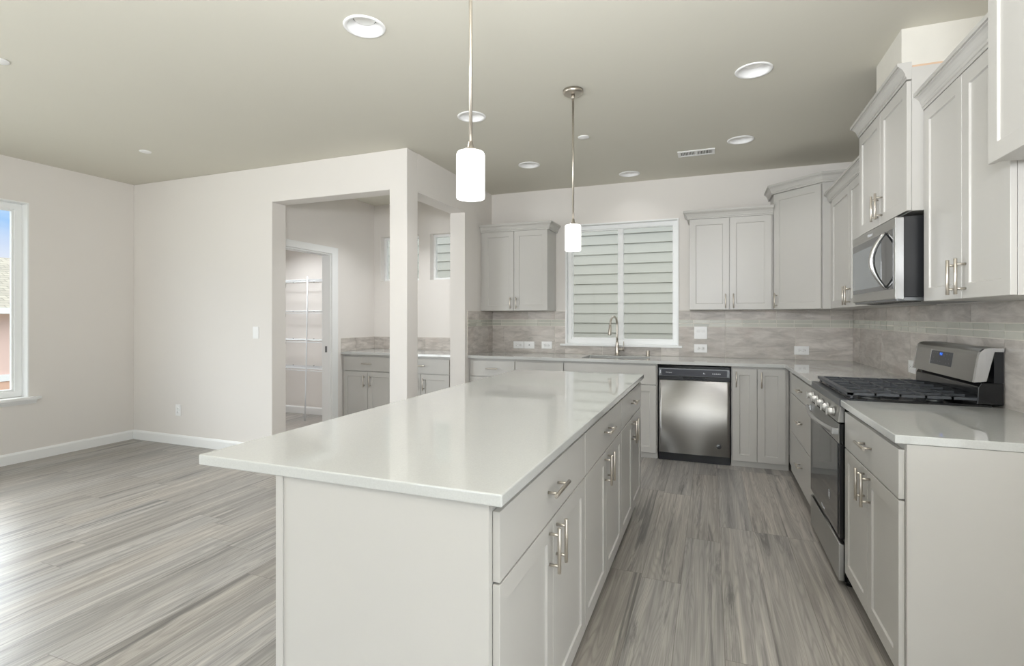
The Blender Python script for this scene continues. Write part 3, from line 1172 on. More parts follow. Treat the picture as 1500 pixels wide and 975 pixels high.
# ------------------------------------------------------------------ upper cabinets
UY = YB - 0.310            # carcass front (door face 0.0195 further out)
UD = YB - 0.001 - UY
UZ0, UZT = 1.387, 2.263


def upper(label, loc, rz, w, d, z0, zt, specs, path, group='wall cabinets', extra_side=None, crown_z=None):
    t = thing('wall_cabinet', label, 'cabinet', loc, rz, group)
    cz = zt - 0.010 if crown_z is None else crown_z
    MB().box(0, w, 0, d, z0, cz + 0.06).build('carcass', 'cab', parent=t, bevel=0.001, seg=1)
    fronts(t, specs)
    crown(t, path, cz)
    return t


ux0, ux1 = XS + 0.002, -1.620
w = ux1 - ux0
sp = -2.000 - ux0
upper('grey two-door wall cabinet left of the kitchen window', (ux0, UY, 0), 0, w, UD, UZ0, UZT,
      [('door', 0.034, sp - DG, UZ0 + 0.001, UZT - 0.012, ('v', sp - 0.034, 1.470, 0.125)),
       ('door', sp + DG, w - 0.001, UZ0 + 0.001, UZT - 0.012, ('v', sp + 0.034, 1.470, 0.125))],
      [(0.0, 0.0), (w, 0.0), (w, UD)])
ux0, ux1 = -0.194, 0.530
w = ux1 - ux0
sp = 0.160 - ux0
upper('grey two-door wall cabinet right of the kitchen window', (ux0, UY, 0), 0, w, UD, UZ0, UZT,
      [('door', 0.001, sp - DG, UZ0 + 0.001, UZT - 0.012, ('v', sp - 0.034, 1.468, 0.132)),
       ('door', sp + DG, 0.709, UZ0 + 0.001, UZT - 0.012, ('v', sp + 0.034, 1.468, 0.132))],
      [(0.0, UD), (0.0, 0.0), (w - 0.001, 0.0)])

# diagonal corner cabinet (taller)
CZ = 2.435
cx0, cyf, cxe, cye = 0.536, UY, 0.872, 4.930
t = thing('wall_cabinet', 'tall grey diagonal corner cabinet with one door', 'cabinet', (cx0, cyf, 0), 0, 'wall cabinets')
poly = [(0.0, 0.0), (cxe - cx0, cye - cyf), (XR - 0.001 - cx0, cye - cyf), (XR - 0.001 - cx0, YB - 0.001 - cyf), (0.0, YB - 0.001 - cyf)]
MB().prism(poly, 'z', UZ0, CZ + 0.06).build('carcass', 'cab', parent=t)
crown(t, [(0.0, YB - 0.001 - cyf), (0.0, 0.0), (cxe - cx0, cye - cyf), (XR - 0.002 - cx0, cye - cyf)], CZ)
L = math.hypot(cxe - cx0, cye - cyf)
ang = math.atan2(cye - cyf, cxe - cx0)
dr = shaker(MB(), 0.012, L - 0.012, UZ0 + 0.001, CZ - 0.01).build('door', 'cab', parent=t, bevel=0.0014)
dr.rotation_euler = (0, 0, ang)
handle_mesh(dr, 'v', 0.045, 1.468, 0.132)

# right wall: between corner and microwave
RX = XR - 0.306
RD = XR - 0.001 - RX
y0, y1 = 4.928, 3.706
w = y0 - y1
dl = y0 - 4.800
sp = y0 - 4.238
upper('grey wall cabinet between the corner cabinet and the microwave', (RX, y0, 0), -R90, w, RD, UZ0, UZT,
      [('door', dl, sp - DG, UZ0 + 0.001, UZT - 0.012, ('v', sp - 0.036, 1.468, 0.132)),
       ('door', sp + DG, w - 0.003, UZ0 + 0.001, UZT - 0.012, ('v', sp + 0.036, 1.468, 0.132))],
      [(0.03, 0.0), (w, 0.0)])
# over the microwave
MX = 0.862
y0, y1 = 3.704, 2.882
w = y0 - y1
sp = y0 - 3.285
t = upper('grey short cabinet directly above the microwave, standing proud of its neighbours', (MX, y0, 0), -R90, w, XR - 0.001 - MX, 1.806, 2.42,
          [('door', 0.002, sp - DG, 1.808, 2.405, ('v', sp - 0.036, 1.902, 0.137)),
           ('door', sp + DG, w - 0.001, 1.808, 2.405, ('v', sp + 0.036, 1.902, 0.137))],
          [(0.0, XR - 0.002 - MX), (0.0, 0.0), (w, 0.0)], crown_z=2.412)
MB().box(w - 0.012, w + 0.0006, 0.002, XR - 0.002 - MX, 2.466, 2.4745).build('top_edge', 'raw', parent=t)
# right of the microwave
y0, y1 = 2.8795, 2.140
w = y0 - y1
sp = y0 - 2.490
upper('large grey wall cabinet on the near side of the microwave', (RX, y0, 0), -R90, w, RD, UZ0, UZT + 0.006,
      [('door', 0.010, sp - DG, UZ0 + 0.001, UZT - 0.008, ('v', sp - 0.036, 1.472, 0.137)),
       ('door', sp + DG, w - 0.001, UZ0 + 0.001, UZT - 0.008, ('v', sp + 0.036, 1.472, 0.137))],
      [(0.0, 0.0), (w, 0.0)])
# over the refrigerator space
FX = 0.850
y0, y1 = 2.100, 1.200
w = y0 - y1
upper('grey cabinet high at the right edge of the view, above the refrigerator space', (FX, y0, 0), -R90, w, XR - 0.001 - FX, 1.812, 2.42,
      [('door', -0.002, w / 2 - DG, 1.806, 2.405, ('v', w / 2 - 0.036, 1.9, 0.137)),
       ('door', w / 2 + DG, w, 1.806, 2.405, ('v', w / 2 + 0.036, 1.9, 0.137))],
      [(0.0, 0.0), (w, 0.0)], crown_z=2.412)

# ------------------------------------------------------------------ dishwasher
t = thing('dishwasher', 'stainless steel dishwasher with black control strip under the back counter', 'dishwasher', (-0.1475, 4.955, 0))
hw = 0.3065
b = MB()
b.box(-hw, hw, 0.03, 0.60, 0.075, 0.872)
b.build('tub', 'black', parent=t)
MB().box(-hw + 0.002, hw - 0.002, 0.022, 0.5, 0.0, 0.074).build('kick_plate', 'black', parent=t)
# door skin bowed very slightly
b = MB()
N = 24
V = []
for i in range(N + 1):
    x = -hw + 0.005 + (2 * hw - 0.010) * i / N
    f = 2 * i / N - 1
    bow = 0.009 * (1 - f * f)
    V.append([b.b.verts.new((x, -0.012 - bow * (1 - 0.0 * j), z)) for j, z in ((0, 0.078), (1, 0.741))] + [b.b.verts.new((x, 0.029, 0.741)), b.b.verts.new((x, 0.029, 0.078))])
for A, B in zip(V, V[1:]):
    for k in range(4):
        f_ = b.b.faces.new((A[k], A[(k + 1) % 4], B[(k + 1) % 4], B[k]))
        f_.smooth = k == 0
b.b.faces.new(V[0])
b.b.faces.new(V[-1][::-1])
dd = b.build('door', 'steel', parent=t)
dd['label'] = 'brushed stainless door'
b = MB()
b.box(-hw + 0.004, hw - 0.004, -0.008, 0.029, 0.744, 0.776)
b.build('handle_recess', 'black', parent=t)
MB().box(-0.095, 0.095, -0.014, -0.0085, 0.752, 0.772).build('door_handle', 'enamel', parent=t, bevel=0.003)
cp = MB().box(-hw + 0.004, hw - 0.004, -0.018, 0.029, 0.778, 0.852).build('control_panel', 'slate', parent=t, bevel=0.004)
MB().box(-hw + 0.028, hw - 0.028, -0.0196, -0.0182, 0.784, 0.842).build('control_strip', 'panel', parent=cp)
MB().box(-hw + 0.004, hw - 0.004, -0.004, 0.029, 0.854, 0.872).build('top_trim', 'enamel', parent=t)
text_mesh('lettering', 'Whirlpool', 0.013, 'marks', cp, (-0.215, -0.0202, 0.812), (pi / 2, 0, 0))
b = MB()
random.seed(3)
for k in range(5):
    x = 0.158 + k * 0.0145
    b.box(x, x + 0.009, -0.0204, -0.0196, 0.806, 0.812)
    b.box(x + 0.002, x + 0.006, -0.0204, -0.0196, 0.815, 0.818)
b.box(0.082, 0.088, -0.0204, -0.0196, 0.806, 0.818)
b.box(0.092, 0.098, -0.0204, -0.0196, 0.806, 0.812)
o = b.build('button_marks', 'marks', parent=cp)
o['kind'] = 'stuff'
o = MB().box(-hw + 0.016, -hw + 0.021, -0.0196, -0.018, 0.802, 0.832).build('indicator', 'marks', parent=cp)
st = MB().lathe([(0.0, -0.0008), (0.021, -0.0008), (0.021, 0.0008), (0.0, 0.0008)], (0.212, -0.0178, 0.168), seg=28, axis='y').build('round_sticker', 'slate', parent=t)
st['label'] = 'small round silver and dark sticker'
b = MB()
b.lathe([(0.016, -0.0004), (0.0185, -0.0004), (0.0185, 0.0004), (0.016, 0.0004)], (0.212, -0.0189, 0.168), seg=28, axis='y')
b.box(0.203, 0.221, -0.0194, -0.0187, 0.170, 0.174)
b.box(0.203, 0.221, -0.0194, -0.0187, 0.161, 0.165)
b.box(0.203, 0.207, -0.0194, -0.0187, 0.161, 0.174)
b.build('sticker_print', 'panel', parent=st)

# ------------------------------------------------------------------ gas range  (local: x along the front, -y towards the room)
RGY1, RGY0 = 3.684, 2.922
t = thing('gas_range', 'freestanding stainless gas range with black cooktop between the two right-hand counters', 'range', (0.606, RGY1, 0), -R90)
w = RGY1 - RGY0
dep = XR - 0.014 - 0.606
b = MB()
b.box(0.002, w - 0.002, 0.0, dep - 0.04, 0.03, 0.872)
for (fx, fy) in ((0.04, 0.03), (w - 0.04, 0.03), (0.04, 0.5), (w - 0.04, 0.5)):
    b.lathe([(0.0, 0.0), (0.016, 0.0), (0.016, 0.03), (0.0, 0.03)], (fx, fy, 0), seg=12)
b.build('body', 'enamel', parent=t)
# storage drawer
b = MB()
b.box(0.0, w, -0.026, -0.001, 0.034, 0.212)
b.build('storage_drawer', 'steel', parent=t, bevel=0.003)
# oven door
b = MB()
b.box(0.0, w, -0.022, -0.001, 0.236, 0.795)
od = b.build('oven_door', 'enamel', parent=t, bevel=0.003)
MB().box(0.0, w - 0.001, -0.0255, -0.0222, 0.700, 0.794).build('door_top_trim', 'steel', parent=od, bevel=0.002)
MB().box(0.001, w - 0.03, -0.0255, -0.0222, 0.247, 0.697).build('oven_glass', 'mirrorglass', parent=od)
text_mesh('lettering', 'Whirlpool', 0.02, 'marks', od, (w / 2, -0.0258, 0.268), (pi / 2, 0, 0))
b = MB()
cxx, czz = w - 0.22, 0.385
b.lathe([(0.0, -0.0004), (0.026, -0.0004), (0.026, 0.0004), (0.0, 0.0004)], (cxx, -0.0259, czz), seg=28, axis='y')
st = b.build('round_sticker', 'slate', parent=od)
b = MB()
for dz in (-0.012, -0.003, 0.006):
    b.box(cxx - 0.012, cxx + 0.012, -0.0268, -0.0263, czz + dz, czz + dz + 0.005)
b.lathe([(0.0215, -0.0003), (0.0235, -0.0003), (0.0235, 0.0003), (0.0215, 0.0003)], (cxx, -0.0265, czz), seg=28, axis='y')
b.build('sticker_print', 'marks', parent=st)
# bowed door handle
b = MB()
pts = []
for k in range(21):
    f = k / 20
    pts.append((0.03 + (w - 0.06) * f, -0.045 - 0.028 * sin(pi * f) ** 0.8, 0.758))
for k in range(20):
    (xa, ya, za), (xb, yb, zb) = pts[k], pts[k + 1]
    vs_ = []
    for (xx, yy) in ((xa, ya), (xb, yb)):
        vs_.append([b.b.verts.new((xx, yy + oy, 0.758 + oz)) for oy, oz in ((-0.007, -0.014), (-0.009, 0.0), (-0.007, 0.014), (0.006, 0.014), (0.006, -0.014))])
    for q in range(5):
        f_ = b.b.faces.new((vs_[0][q], vs_[0][(q + 1) % 5], vs_[1][(q + 1) % 5], vs_[1][q]))
    if k == 0:
        b.b.faces.new(vs_[0])
    if k == 19:
        b.b.faces.new(vs_[1])
bmesh.ops.remove_doubles(b.b, verts=b.b.verts, dist=1e-5)
for xx in (0.006, w - 0.031):
    b.box(xx, xx + 0.025, -0.054, -0.0256, 0.742, 0.774)
b.build('door_handle', 'steelv', parent=od, bevel=0.002)
# control panel with five knobs
b = MB()
b.prism([(-0.030, 0.803), (0.0, 0.803), (0.0, 0.880), (-0.020, 0.880)], 'x', 0.0, w)
cp = b.build('control_panel', 'steel', parent=t, bevel=0.003)
for fx in (0.10, 0.235, 0.38, 0.525, 0.665):
    k = bpy.data.objects.new('knob', None)
    b = MB()
    b.lathe([(0.0, 0.0), (0.024, 0.0), (0.024, -0.008), (0.019, -0.012), (0.0185, -0.030), (0.016, -0.033), (0.0, -0.033)], (fx, -0.0255, 0.842), seg=24, axis='y')
    b.box(fx - 0.005, fx + 0.005, -0.065, -0.057, 0.842 - 0.02, 0.842 + 0.02)
    b.build('knob', 'steel', parent=cp, bevel=0.001)
    bpy.data.objects.remove(k)
# cooktop: front strip, black tray
MB().box(0.0, w, -0.022, 0.02, 0.882, 0.917).build('front_strip', 'strip', parent=t, bevel=0.003)
b = MB()
b.cells([0.0, 0.02, w - 0.02, w], [0.0205, 0.04, dep - 0.07, dep - 0.045], lambda u, v: not (0.02 < u < w - 0.02 and 0.04 < v < dep - 0.07), 'z', 0.873, 0.922)
b.box(0.02, w - 0.02, 0.04, dep - 0.07, 0.873, 0.905)
b.build('cooktop', 'enamel', parent=t, bevel=0.002)
for (fx, fy, fr) in ((0.17, 0.14, 0.048), (0.17, 0.41, 0.04), (w / 2, 0.275, 0.052), (w - 0.17, 0.14, 0.052), (w - 0.17, 0.41, 0.036)):
    b = MB()
    b.lathe([(0.0, 0.9055), (fr * 0.95, 0.9055), (fr * 0.9, 0.918), (0.0, 0.918)], (fx, fy, 0), seg=24)
    bu = b.build('burner', 'slate', parent=t)
    MB().lathe([(0.0, 0.9185), (fr, 0.9185), (fr * 1.02, 0.923), (fr * 0.92, 0.928), (0.0, 0.928)], (fx, fy, 0), seg=24).build('burner_cap', 'iron', parent=bu)
gy0, gy1 = 0.012, dep - 0.075
for i in range(3):
    gx0 = 0.006 + (w - 0.012) * i / 3 + 0.001
    gx1 = 0.006 + (w - 0.012) * (i + 1) / 3 - 0.001
    b = MB()

    def bar(xa, xb, ya, yb, z0=0.940, z1=0.951):
        b.box(xa, xb, ya, yb, z0, z1)
    bar(gx0, gx1, gy0, gy0 + 0.026, 0.936, 0.952)
    bar(gx0, gx1, gy1 - 0.012, gy1)
    bar(gx0, gx0 + 0.010, gy0, gy1)
    bar(gx1 - 0.010, gx1, gy0, gy1)
    xm_ = 0.5 * (gx0 + gx1)
    bar(xm_ - 0.0045, xm_ + 0.0045, gy0, gy1)
    for f in (0.22, 0.41, 0.60, 0.79):
        yy = gy0 + (gy1 - gy0) * f
        bar(gx0, gx1, yy - 0.0045, yy + 0.0045)
    for xx in (gx0, gx1 - 0.010):
        for yy in (gy0 + 0.012, gy1 - 0.012):
            b.box(xx, xx + 0.010, yy, yy + 0.010, 0.9225, 0.941)
    g_ = b.build('grate', 'iron', parent=t)
# backguard
b = MB()
x_ = dep - 0.085
b.prism([(x_ - 0.012, 0.9225), (dep - 0.001, 0.9225), (dep - 0.001, 1.02), (x_ + 0.004, 1.02), (x_ - 0.008, 1.0)], 'x', 0.004, w - 0.004)
b.build('backguard_base', 'enamel', parent=t, bevel=0.003)
b = MB()
b.box(0.008, w - 0.008, x_ + 0.05, dep - 0.001, 1.0205, 1.16)
b.build('backguard_support', 'black', parent=t)
b = MB()
prof = [(x_ - 0.024, 1.021), (x_ - 0.006, 1.145), (x_ - 0.0, 1.16), (x_ + 0.012, 1.172), (x_ + 0.028, 1.177), (dep - 0.002, 1.177),
        (dep - 0.002, 1.161), (x_ + 0.049, 1.161), (x_ + 0.02, 1.028)]
b.prism(prof, 'x', 0.02, w - 0.02)
bg_ = b.build('backguard', 'steel', parent=t)
b = MB()
b.b.free()
for xa in (0.0, w - 0.0195):
    o = MB().prism(prof, 'x', xa, xa + 0.0195).build('end_cap', 'steelv', parent=t)
    o['label'] = 'bright polished end cap'
# display glass follows the leaning face
t0_ = Vector((0, x_ - 0.024, 1.021))
t1_ = Vector((0, x_ - 0.006, 1.145))
up_ = (t1_ - t0_).normalized()
nrm = Vector((0, -up_.z, up_.y))
if nrm.y > 0:
    nrm = -nrm


def on_face(x, s, o_):
    p_ = t0_ + up_ * s + nrm * o_
    return (x, p_.y, p_.z)


def face_box(b, xa, xb, sa, sb, oa, ob):
    vv = [b.b.verts.new(on_face(x, s, o_)) for o_ in (oa, ob) for x, s in ((xa, sa), (xb, sa), (xb, sb), (xa, sb))]
    for i in ((0, 1, 2, 3), (4, 5, 6, 7), (0, 1, 5, 4), (1, 2, 6, 5), (2, 3, 7, 6), (3, 0, 4, 7)):
        b.b.faces.new([vv[k] for k in i])


b = MB()
DX0, DX1, DS0, DS1 = 0.240, 0.500, 0.047, 0.118
face_box(b, DX0, DX1, DS0, DS1, 0.0002, 0.002)
disp = b.build('display', 'panel', parent=t)
b = MB()
face_box(b, DX0 - 0.006, DX0 - 0.0005, DS0 - 0.002, DS1 + 0.002, 0.0002, 0.0026)
b.build('bezel', 'steelv', parent=disp)
b = MB()
for (q, s) in ((0.10, .86), (0.20, .86), (0.30, .86), (0.14, .5), (0.06, .2), (0.15, .2), (0.36, .25), (0.46, .25), (0.62, .7), (0.74, .84), (0.86, .84), (0.70, .5), (0.84, .5), (0.76, .18), (0.88, .2)):
    xx = DX0 + (DX1 - DX0) * q
    ss = DS0 + (DS1 - DS0) * s
    face_box(b, xx, xx + 0.007, ss - 0.003, ss + 0.003, 0.0021, 0.0025)
o = b.build('button_marks', simple('dim_button_print', (120, 122, 122), 0.5), parent=disp)
o['kind'] = 'stuff'
import mathutils
basis = Matrix((Vector((1, 0, 0)), up_, nrm)).transposed()
rot = basis.to_euler()
b = MB()
face_box(b, DX0 + 0.103, DX0 + 0.150, DS0 + 0.048, DS0 + 0.066, 0.0021, 0.0024)
b.build('display_window', emissive('dark_blue_window', (10, 60, 170), 0.35, (8, 12, 30)), parent=disp)
text_mesh('digits', '9:52', 0.0165, 'led', disp, on_face(DX0 + 0.127, DS0 + 0.057, 0.0026), rot, depth=0.0002)

# ------------------------------------------------------------------ microwave
MWY1, MWY0 = 3.690, 2.915
MWX = 0.806
t = thing('microwave', 'stainless over-range microwave with bowed handle and dark glass door', 'microwave', (MWX, MWY1, 1.398), -R90)
w = MWY1 - MWY0
d = XR - 0.012 - MWX
H = 0.388
b = MB()
b.box(0.003, w - 0.003, 0.036, d, 0.014, H + 0.002)
b.build('body', 'black', parent=t)
b = MB()
b.prism([(0.0, 0.006), (0.035, 0.0), (0.035, H), (0.0, H)], 'x', 0.0, w)
md = b.build('door', 'steel', parent=t, bevel=0.003)
MB().box(0.014, w - 0.022, -0.002, -0.0002, 0.052, 0.338).build('door_glass', 'mirrorglass', parent=md)
MB().box(0.018, w - 0.20, -0.0028, -0.0021, 0.075, 0.300).build('door_window', simple('tinted_window', (112, 118, 122), 0.08, spec=0.8), parent=md)
MB().box(w - 0.0005, w + 0.0016, 0.002, 0.034, 0.004, H - 0.004).build('door_edge', 'steelv', parent=md)
text_mesh('lettering', 'Whirlpool', 0.022, 'marks', md, (w / 2 - 0.02, -0.0005, 0.362), (pi / 2, 0, 0))
b = MB()
pts = []
rad = []
hx_ = w - 0.125
for k in range(25):
    f = k / 24
    pts.append((hx_, -0.004 - 0.058 * sin(pi * f) ** 0.85, 0.062 + 0.27 * f))
    rad.append(0.0075 + 0.0055 * sin(pi * f))
b.tube(pts, rad, 14)
b.build('door_handle', 'steelv', parent=md)
b = MB()
b.box(0.012, w - 0.012, 0.01, d - 0.004, -0.006, 0.0135)
vent = b.build('underside_grille', 'slate', parent=t, bevel=0.003)
b = MB()
for k in range(16):
    b.box(0.06 + k * 0.04, 0.06 + k * 0.04 + 0.022, 0.06, 0.13, -0.0085, -0.006)
b.build('louvre', 'black', parent=vent)


# ------------------------------------------------------------------ outlets and switches
def plate(name, label, cat, loc, rz, wd, ht, kind, group=None):
    t = thing(name, label, cat, loc, rz, group)
    MB().box(-wd / 2, wd / 2, -0.0065, -0.0003, -ht / 2, ht / 2).build('cover_plate', 'outlet', parent=t, bevel=0.002)
    b = MB()
    if kind == 'duplex_h':
        for s in (-1, 1):
            MB().lathe([(0.0, -0.0085), (0.0155, -0.0085), (0.017, -0.0066), (0.0, -0.0066)], (s * 0.02, 0, 0), seg=20, axis='y').build('receptacle', 'outlet', parent=t)
            b.box(s * 0.02 - 0.006, s * 0.02 + 0.002, -0.0092, -0.0086, 0.0045, 0.0065)
            b.box(s * 0.02 - 0.006, s * 0.02 + 0.002, -0.0092, -0.0086, -0.0065, -0.0045)
            b.lathe([(0.0, -0.0092), (0.0025, -0.0092), (0.0025, -0.0086), (0.0, -0.0086)], (s * 0.02 + 0.008, 0, 0), seg=8, axis='y')
        b.build('slots', 'slot', parent=t)
    elif kind == 'duplex_v':
        for s in (-1, 1):
            MB().lathe([(0.0, -0.0085), (0.0155, -0.0085), (0.017, -0.0066), (0.0, -0.0066)], (0, 0, s * 0.02), seg=20, axis='y').build('receptacle', 'outlet', parent=t)
            b.box(-0.0065, -0.0045, -0.0092, -0.0086, s * 0.02 - 0.002, s * 0.02 + 0.006)
            b.box(0.0045, 0.0065, -0.0092, -0.0086, s * 0.02 - 0.002, s * 0.02 + 0.006)
        b.build('slots', 'slot', parent=t)
    elif kind == 'jack':
        MB().lathe([(0.0, -0.0125), (0.0045, -0.0125), (0.006, -0.0066), (0.0, -0.0066)], (0, 0, 0), seg=16, axis='y').build('jack', 'slot', parent=t)
        b.b.free()
    elif kind.startswith('rocker'):
        n_ = int(kind[-1])
        for k in range(n_):
            cx = (k - (n_ - 1) / 2) * 0.046
            MB().prism([(-0.0075, -0.033), (-0.0066, 0.0), (-0.0098, 0.033), (-0.0064, 0.033), (-0.0064, -0.033)], 'x', cx - 0.0165, cx + 0.0165).build('rocker', 'outlet', parent=t, bevel=0.001)
        b.b.free()
    return t


YT = YB - 0.0095
g = 'outlets on the back wall tile'
plate('outlet', 'white outlet in the back corner tile, farthest left of the row', 'outlet', (-2.061, YT, 1.000), 0, 0.126, 0.082, 'duplex_h', g)
plate('cable_jack', 'white plate with single round jack between the two left tile outlets', 'wall plate', (-1.932, YT, 1.000), 0, 0.122, 0.082, 'jack')
plate('outlet', 'white outlet in the tile just left of the kitchen window', 'outlet', (-1.724, YT, 1.003), 0, 0.122, 0.082, 'duplex_h', g)
plate('light_switch', 'white double rocker switch on the tile right of the kitchen window', 'switch', (-0.0985, YT, 1.160), 0, 0.124, 0.124, 'rocker2')
plate('outlet', 'white outlet directly below the double rocker switch', 'outlet', (-0.0985, YT, 1.001), 0, 0.124, 0.084, 'duplex_h', g)
plate('outlet', 'white outlet on the back tile under the corner cabinet', 'outlet', (0.801, YT, 1.001), 0, 0.124, 0.081, 'duplex_h', g)
plate('outlet', 'white outlet on the right wall tile, half behind the range backguard', 'outlet', (XR - 0.0095, 4.060, 0.995), -R90, 0.122, 0.082, 'duplex_h')
plate('light_switch', 'white single rocker switch on the dining wall near the opening', 'switch', (-4.090, YL, 1.168), 0, 0.072, 0.115, 'rocker1')
plate('outlet', 'white upright outlet low on the dining wall above the baseboard', 'outlet', (-5.155, YL, 0.353), 0, 0.072, 0.115, 'duplex_v')

# ------------------------------------------------------------------ pantry shelving
SXA, SXB = XL + 0.02, XN - 0.16
YS1 = YB - 0.006
SDEP = 0.305
for i, (z, lab) in enumerate(((1.800, 'white wire pantry shelf, topmost of the four'), (1.398, 'white wire pantry shelf, second from the top'),
                              (1.020, 'white wire pantry shelf, third from the top, level with the strike plate'), (0.655, 'white wire pantry shelf, lowest of the four'))):
    t = thing('wire_shelf', lab, 'shelf', (SXA, YS1, z), 0, 'wire shelves in the pantry')
    Ln = SXB - SXA
    b = MB()
    for (yy, zz) in ((-0.004, 0.0), (-SDEP * 0.35, -0.004), (-SDEP * 0.68, -0.004), (-SDEP, 0.0), (-SDEP, -0.028)):
        b.tube([(0, yy, zz), (Ln, yy, zz)], 0.0042 if yy <= -SDEP else 0.0032, 6)
    n_ = int(Ln / 0.0254)
    for k in range(n_):
        xx = 0.012 + k * 0.0254
        b.tube([(xx, -0.002, 0.003), (xx, -SDEP, 0.003), (xx, -SDEP - 0.003, -0.028)], 0.0014, 4, caps=False)
    b.build('wire_deck', 'wire', parent=t)
    for xx in (0.31, Ln - 0.22):
        b = MB()
        b.tube([(xx, -0.085, -0.007), (xx, -0.012, -0.055), (xx, -0.004, -0.06)], 0.004, 6)
        b.box(xx - 0.009, xx + 0.009, -0.006, -0.0005, -0.075, -0.02)
        br_ = b.build('bracket', 'slate', parent=t)
    b = MB()
    for k in range(5):
        xx = 0.1 + k * (Ln - 0.2) / 4
        b.box(xx - 0.006, xx + 0.006, -0.010, 0.004, -0.01, 0.008)
    b.build('wall_clip', 'slot', parent=t)
b = MB()
yf = YS1 - SDEP - 0.016
b.tube([(0.012, -0.06, 0.0), (0.010, -0.045, 0.35), (0.004, -0.025, 0.8), (0.0, -0.01, 1.3), (-0.002, 0.0, 1.84)], 0.0085, 10)
o = b.build('shelf_pole', 'wire', loc=(-4.835, yf, 0.001))
tag(o, 'thin white support pole standing against the front of the pantry shelves', 'pole')

# ------------------------------------------------------------------ ceiling fixtures
labs = ['round white recessed ceiling light nearest the camera, left of the near pendant',
        'round white recessed ceiling light high on the right, nearest the microwave',
        'round white recessed ceiling light behind the near pendant rod',
        'round white recessed ceiling light by the ceiling vent, toward the corner cabinet',
        'round white recessed ceiling light above the left wall cabinet',
        'round white recessed ceiling light over the sink window, right of the far pendant rod']
pos = CANS


def can_light(label, x, y, power):
    t = thing('recessed_light', label, 'ceiling light', (x, y, ZC), 0, 'recessed ceiling lights')
    b = MB()
    b.lathe([(0.102, -0.0004), (0.101, -0.004), (0.095, -0.0065), (0.085, -0.0055), (0.080, 0.002), (0.066, 0.038), (0.060, 0.042)], seg=40)
    b.build('trim_ring', 'outlet', parent=t)
    b = MB()
    b.lathe([(0.0, 0.026), (0.034, 0.028), (0.050, 0.033), (0.056, 0.044), (0.056, 0.052), (0.0, 0.052)], seg=32)
    b.build('lens', 'bulb', parent=t)
    b = MB()
    b.lathe([(0.060, 0.042), (0.085, 0.042), (0.085, 0.060), (0.0, 0.060)], seg=32)
    b.build('housing', 'cabin', parent=t)
    down_lamp('can_lamp', (x, y, ZC + 0.022), power, 0.1)
    return t


for lab, (px, py), pw in zip(labs, pos, (3.6, 3.2, 4.6, 2.6, 1.4, 0.5)):
    can_light(lab, px, py, pw)

for lab, (px, py) in zip(('small round white sprinkler cover on the ceiling beside the far pendant rod',
                          'small round white sprinkler cover on the ceiling near the dining corner',
                          'small round white sprinkler cover on the ceiling at the left edge of the view'),
                         ((-0.947, 4.046), (-4.566, 3.032), (-3.712, 1.664))):
    o = MB().lathe([(0.0, -0.008), (0.040, -0.0075), (0.045, -0.005), (0.045, -0.0004), (0.0, -0.0004)], seg=28).build('sprinkler_cover', 'outlet', loc=(px, py, ZC))
    tag(o, lab, 'sprinkler cover', 'sprinkler covers on the ceiling')

# unseen lamps added to brighten the pantry and the nook
def fill_lamp(label, x, y, power):
    t = thing('added_ceiling_lamp', label, 'ceiling light', (x, y, ZC))
    MB().lathe([(0.13, -0.0005), (0.13, -0.02), (0.12, -0.024), (0.118, -0.02)], seg=32).build('lamp_base', 'nickel', parent=t)
    MB().lathe([(0.0, -0.07), (0.06, -0.064), (0.1, -0.045), (0.118, -0.02)], seg=32).build('lamp_shade', 'opal', parent=t)
    down_lamp('fill_lamp_light', (x, y, ZC - 0.075), power, 0.22, (0.96, 0.985, 1.0))


fill_lamp('unseen round ceiling lamp added to brighten the pantry', -5.0, 4.75, NOOK_POWER)
fill_lamp('unseen round ceiling lamp added to brighten the serving nook', -3.2, 4.75, 8.0)

t = thing('ceiling_vent', 'white rectangular slotted air vent on the ceiling', 'vent', (-0.122, 4.775, ZC))
b = MB()
vw, vd = 0.152, 0.078
b.cells([-vw, -vw + 0.022, -0.008, 0.008, vw - 0.022, vw], [-vd, -vd + 0.028, vd - 0.028, vd],
        lambda u, v: not (abs(v) < vd - 0.028 and (0.008 < abs(u) < vw - 0.022)), 'z', -0.008, -0.0004)
b.build('frame', 'outlet', parent=t, bevel=0.002)
MB().box(-vw + 0.01, vw - 0.01, -vd + 0.01, vd - 0.01, -0.0022, -0.0006).build('backing', 'cabin', parent=t)
b = MB()
for s in (-1, 1):
    for k in range(10):
        xx = s * (0.013 + k * 0.0125)
        b.box(xx - 0.0028, xx + 0.0028, -vd + 0.029, vd - 0.029, -0.0068, -0.0024)
b.build('louvre', 'outlet', parent=t)


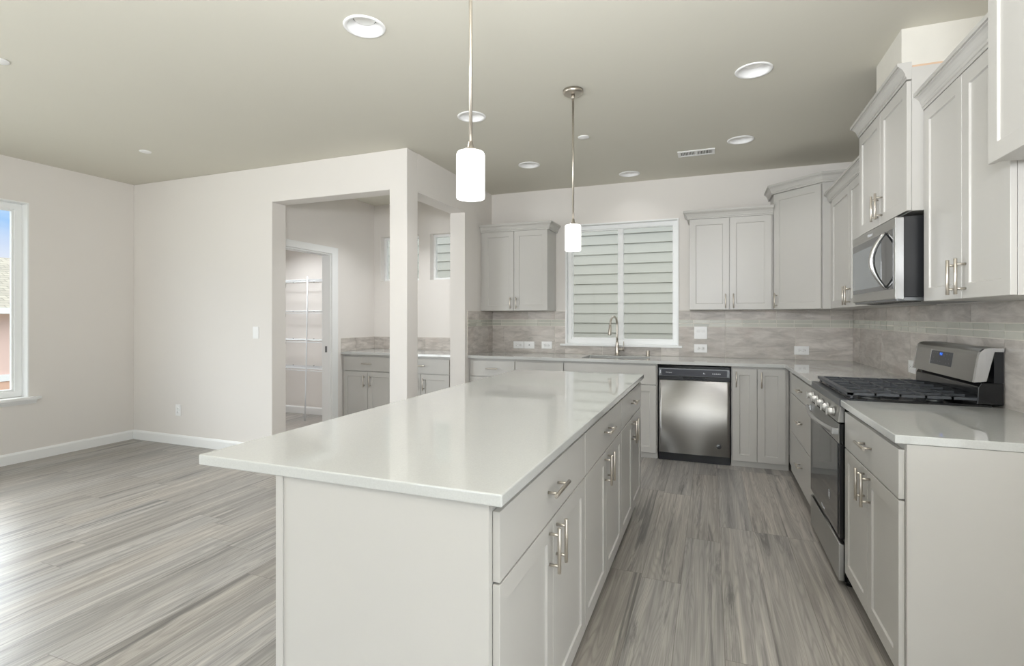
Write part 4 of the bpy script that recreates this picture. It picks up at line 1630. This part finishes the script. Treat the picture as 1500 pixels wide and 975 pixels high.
# ------------------------------------------------------------------ pendants
def pendant(label, x, y, glow):
    t = thing('pendant_light', label, 'pendant light', (x, y, 1.735), 0, 'pendant lights over the island')
    top = ZC - 1.735
    b = MB()
    b.lathe([(0.0, top - 0.026), (0.05, top - 0.026), (0.061, top - 0.022), (0.0635, top - 0.016), (0.0635, top - 0.0005), (0.0, top - 0.0005)], seg=36)
    b.lathe([(0.0, top - 0.055), (0.009, top - 0.055), (0.0115, top - 0.05), (0.0115, top - 0.026), (0.0, top - 0.026)], seg=16)
    b.build('canopy', 'nickel', parent=t)
    MB().tube([(0, 0, 0.19), (0, 0, top - 0.03)], 0.0062, 14).build('rod', 'nickel', parent=t)
    b = MB()
    b.lathe([(0.0, 0.162), (0.026, 0.162), (0.026, 0.168), (0.020, 0.176), (0.0115, 0.180), (0.0085, 0.20), (0.0, 0.20)], seg=24)
    b.build('socket_cap', 'nickel', parent=t)
    b = MB()
    b.lathe([(0.0455, 0.0), (0.0495, 0.0), (0.0505, 0.004), (0.0505, 0.155), (0.047, 0.163), (0.026, 0.1655), (0.020, 0.1655),
             (0.020, 0.160), (0.045, 0.158), (0.0465, 0.15), (0.0465, 0.004), (0.0455, 0.0)], seg=40)
    b.build('glass_shade', 'opal', parent=t)
    b = MB()
    b.lathe([(0.0, 0.045), (0.02, 0.05), (0.028, 0.07), (0.026, 0.09), (0.014, 0.115), (0.013, 0.1595), (0.0, 0.1595)], seg=20)
    b.build('light_bulb', emissive('lamp_bulb', (255, 244, 228), glow), parent=t)
    return t


pendant('near pendant light with lit white glass cylinder over the front of the island', -0.795, 1.656, 2.0)
pendant('far pendant light with white glass cylinder hanging in front of the kitchen window', -0.815, 3.190, 1.6)


# ------------------------------------------------------------------ outside
struct(MB().box(-60, 40, -40, 60, -1.25, -1.2).build('ground', 'grass'))
t = thing('neighbouring_house', 'sage grey lap-sided house wall seen close behind the kitchen window', 'house', (0, 8.0, -1.19))
b = MB()
EXP = 0.1515
nz = 36
for k in range(nz):
    z = k * EXP
    b.prism([(0.0, z), (0.0, z + EXP + 0.004), (-0.006, z + EXP + 0.004), (-0.021, z - 0.004), (-0.006, z - 0.004)], 'x', -9.0, 4.0)
b.build('siding', 'siding', parent=t)
MB().box(-9.0, 4.0, 0.001, 0.2, 0.0, nz * EXP).build('wall', 'siding', parent=t)

t = thing('neighbouring_house', 'pink house with grey shingled roof seen through the left window', 'house', (-16.0, 6.0, -1.19))
zz = 1.19
MB().box(-6.0, 0.0, -8.0, 6.0, 0.0, zz + 1.46).build('wall', 'pink', parent=t)
MB().box(0.001, 0.02, -8.0, 6.0, 0.0, zz - 0.24).build('lower_wall', 'salmon', parent=t)
MB().box(0.001, 0.05, -8.0, 6.0, zz - 0.235, zz - 0.07).build('belt_trim', 'trim', parent=t)
b = MB()
b.prism([(0.45, zz + 1.47), (-3.2, zz + 3.05), (-6.5, zz + 1.47)], 'y', -8.4, 6.4)
b.build('roof', 'shingle', parent=t)
b = MB()
b.box(0.452, 0.56, -8.4, 6.4, zz + 1.40, zz + 1.54)
b.build('gutter', 'trim', parent=t)
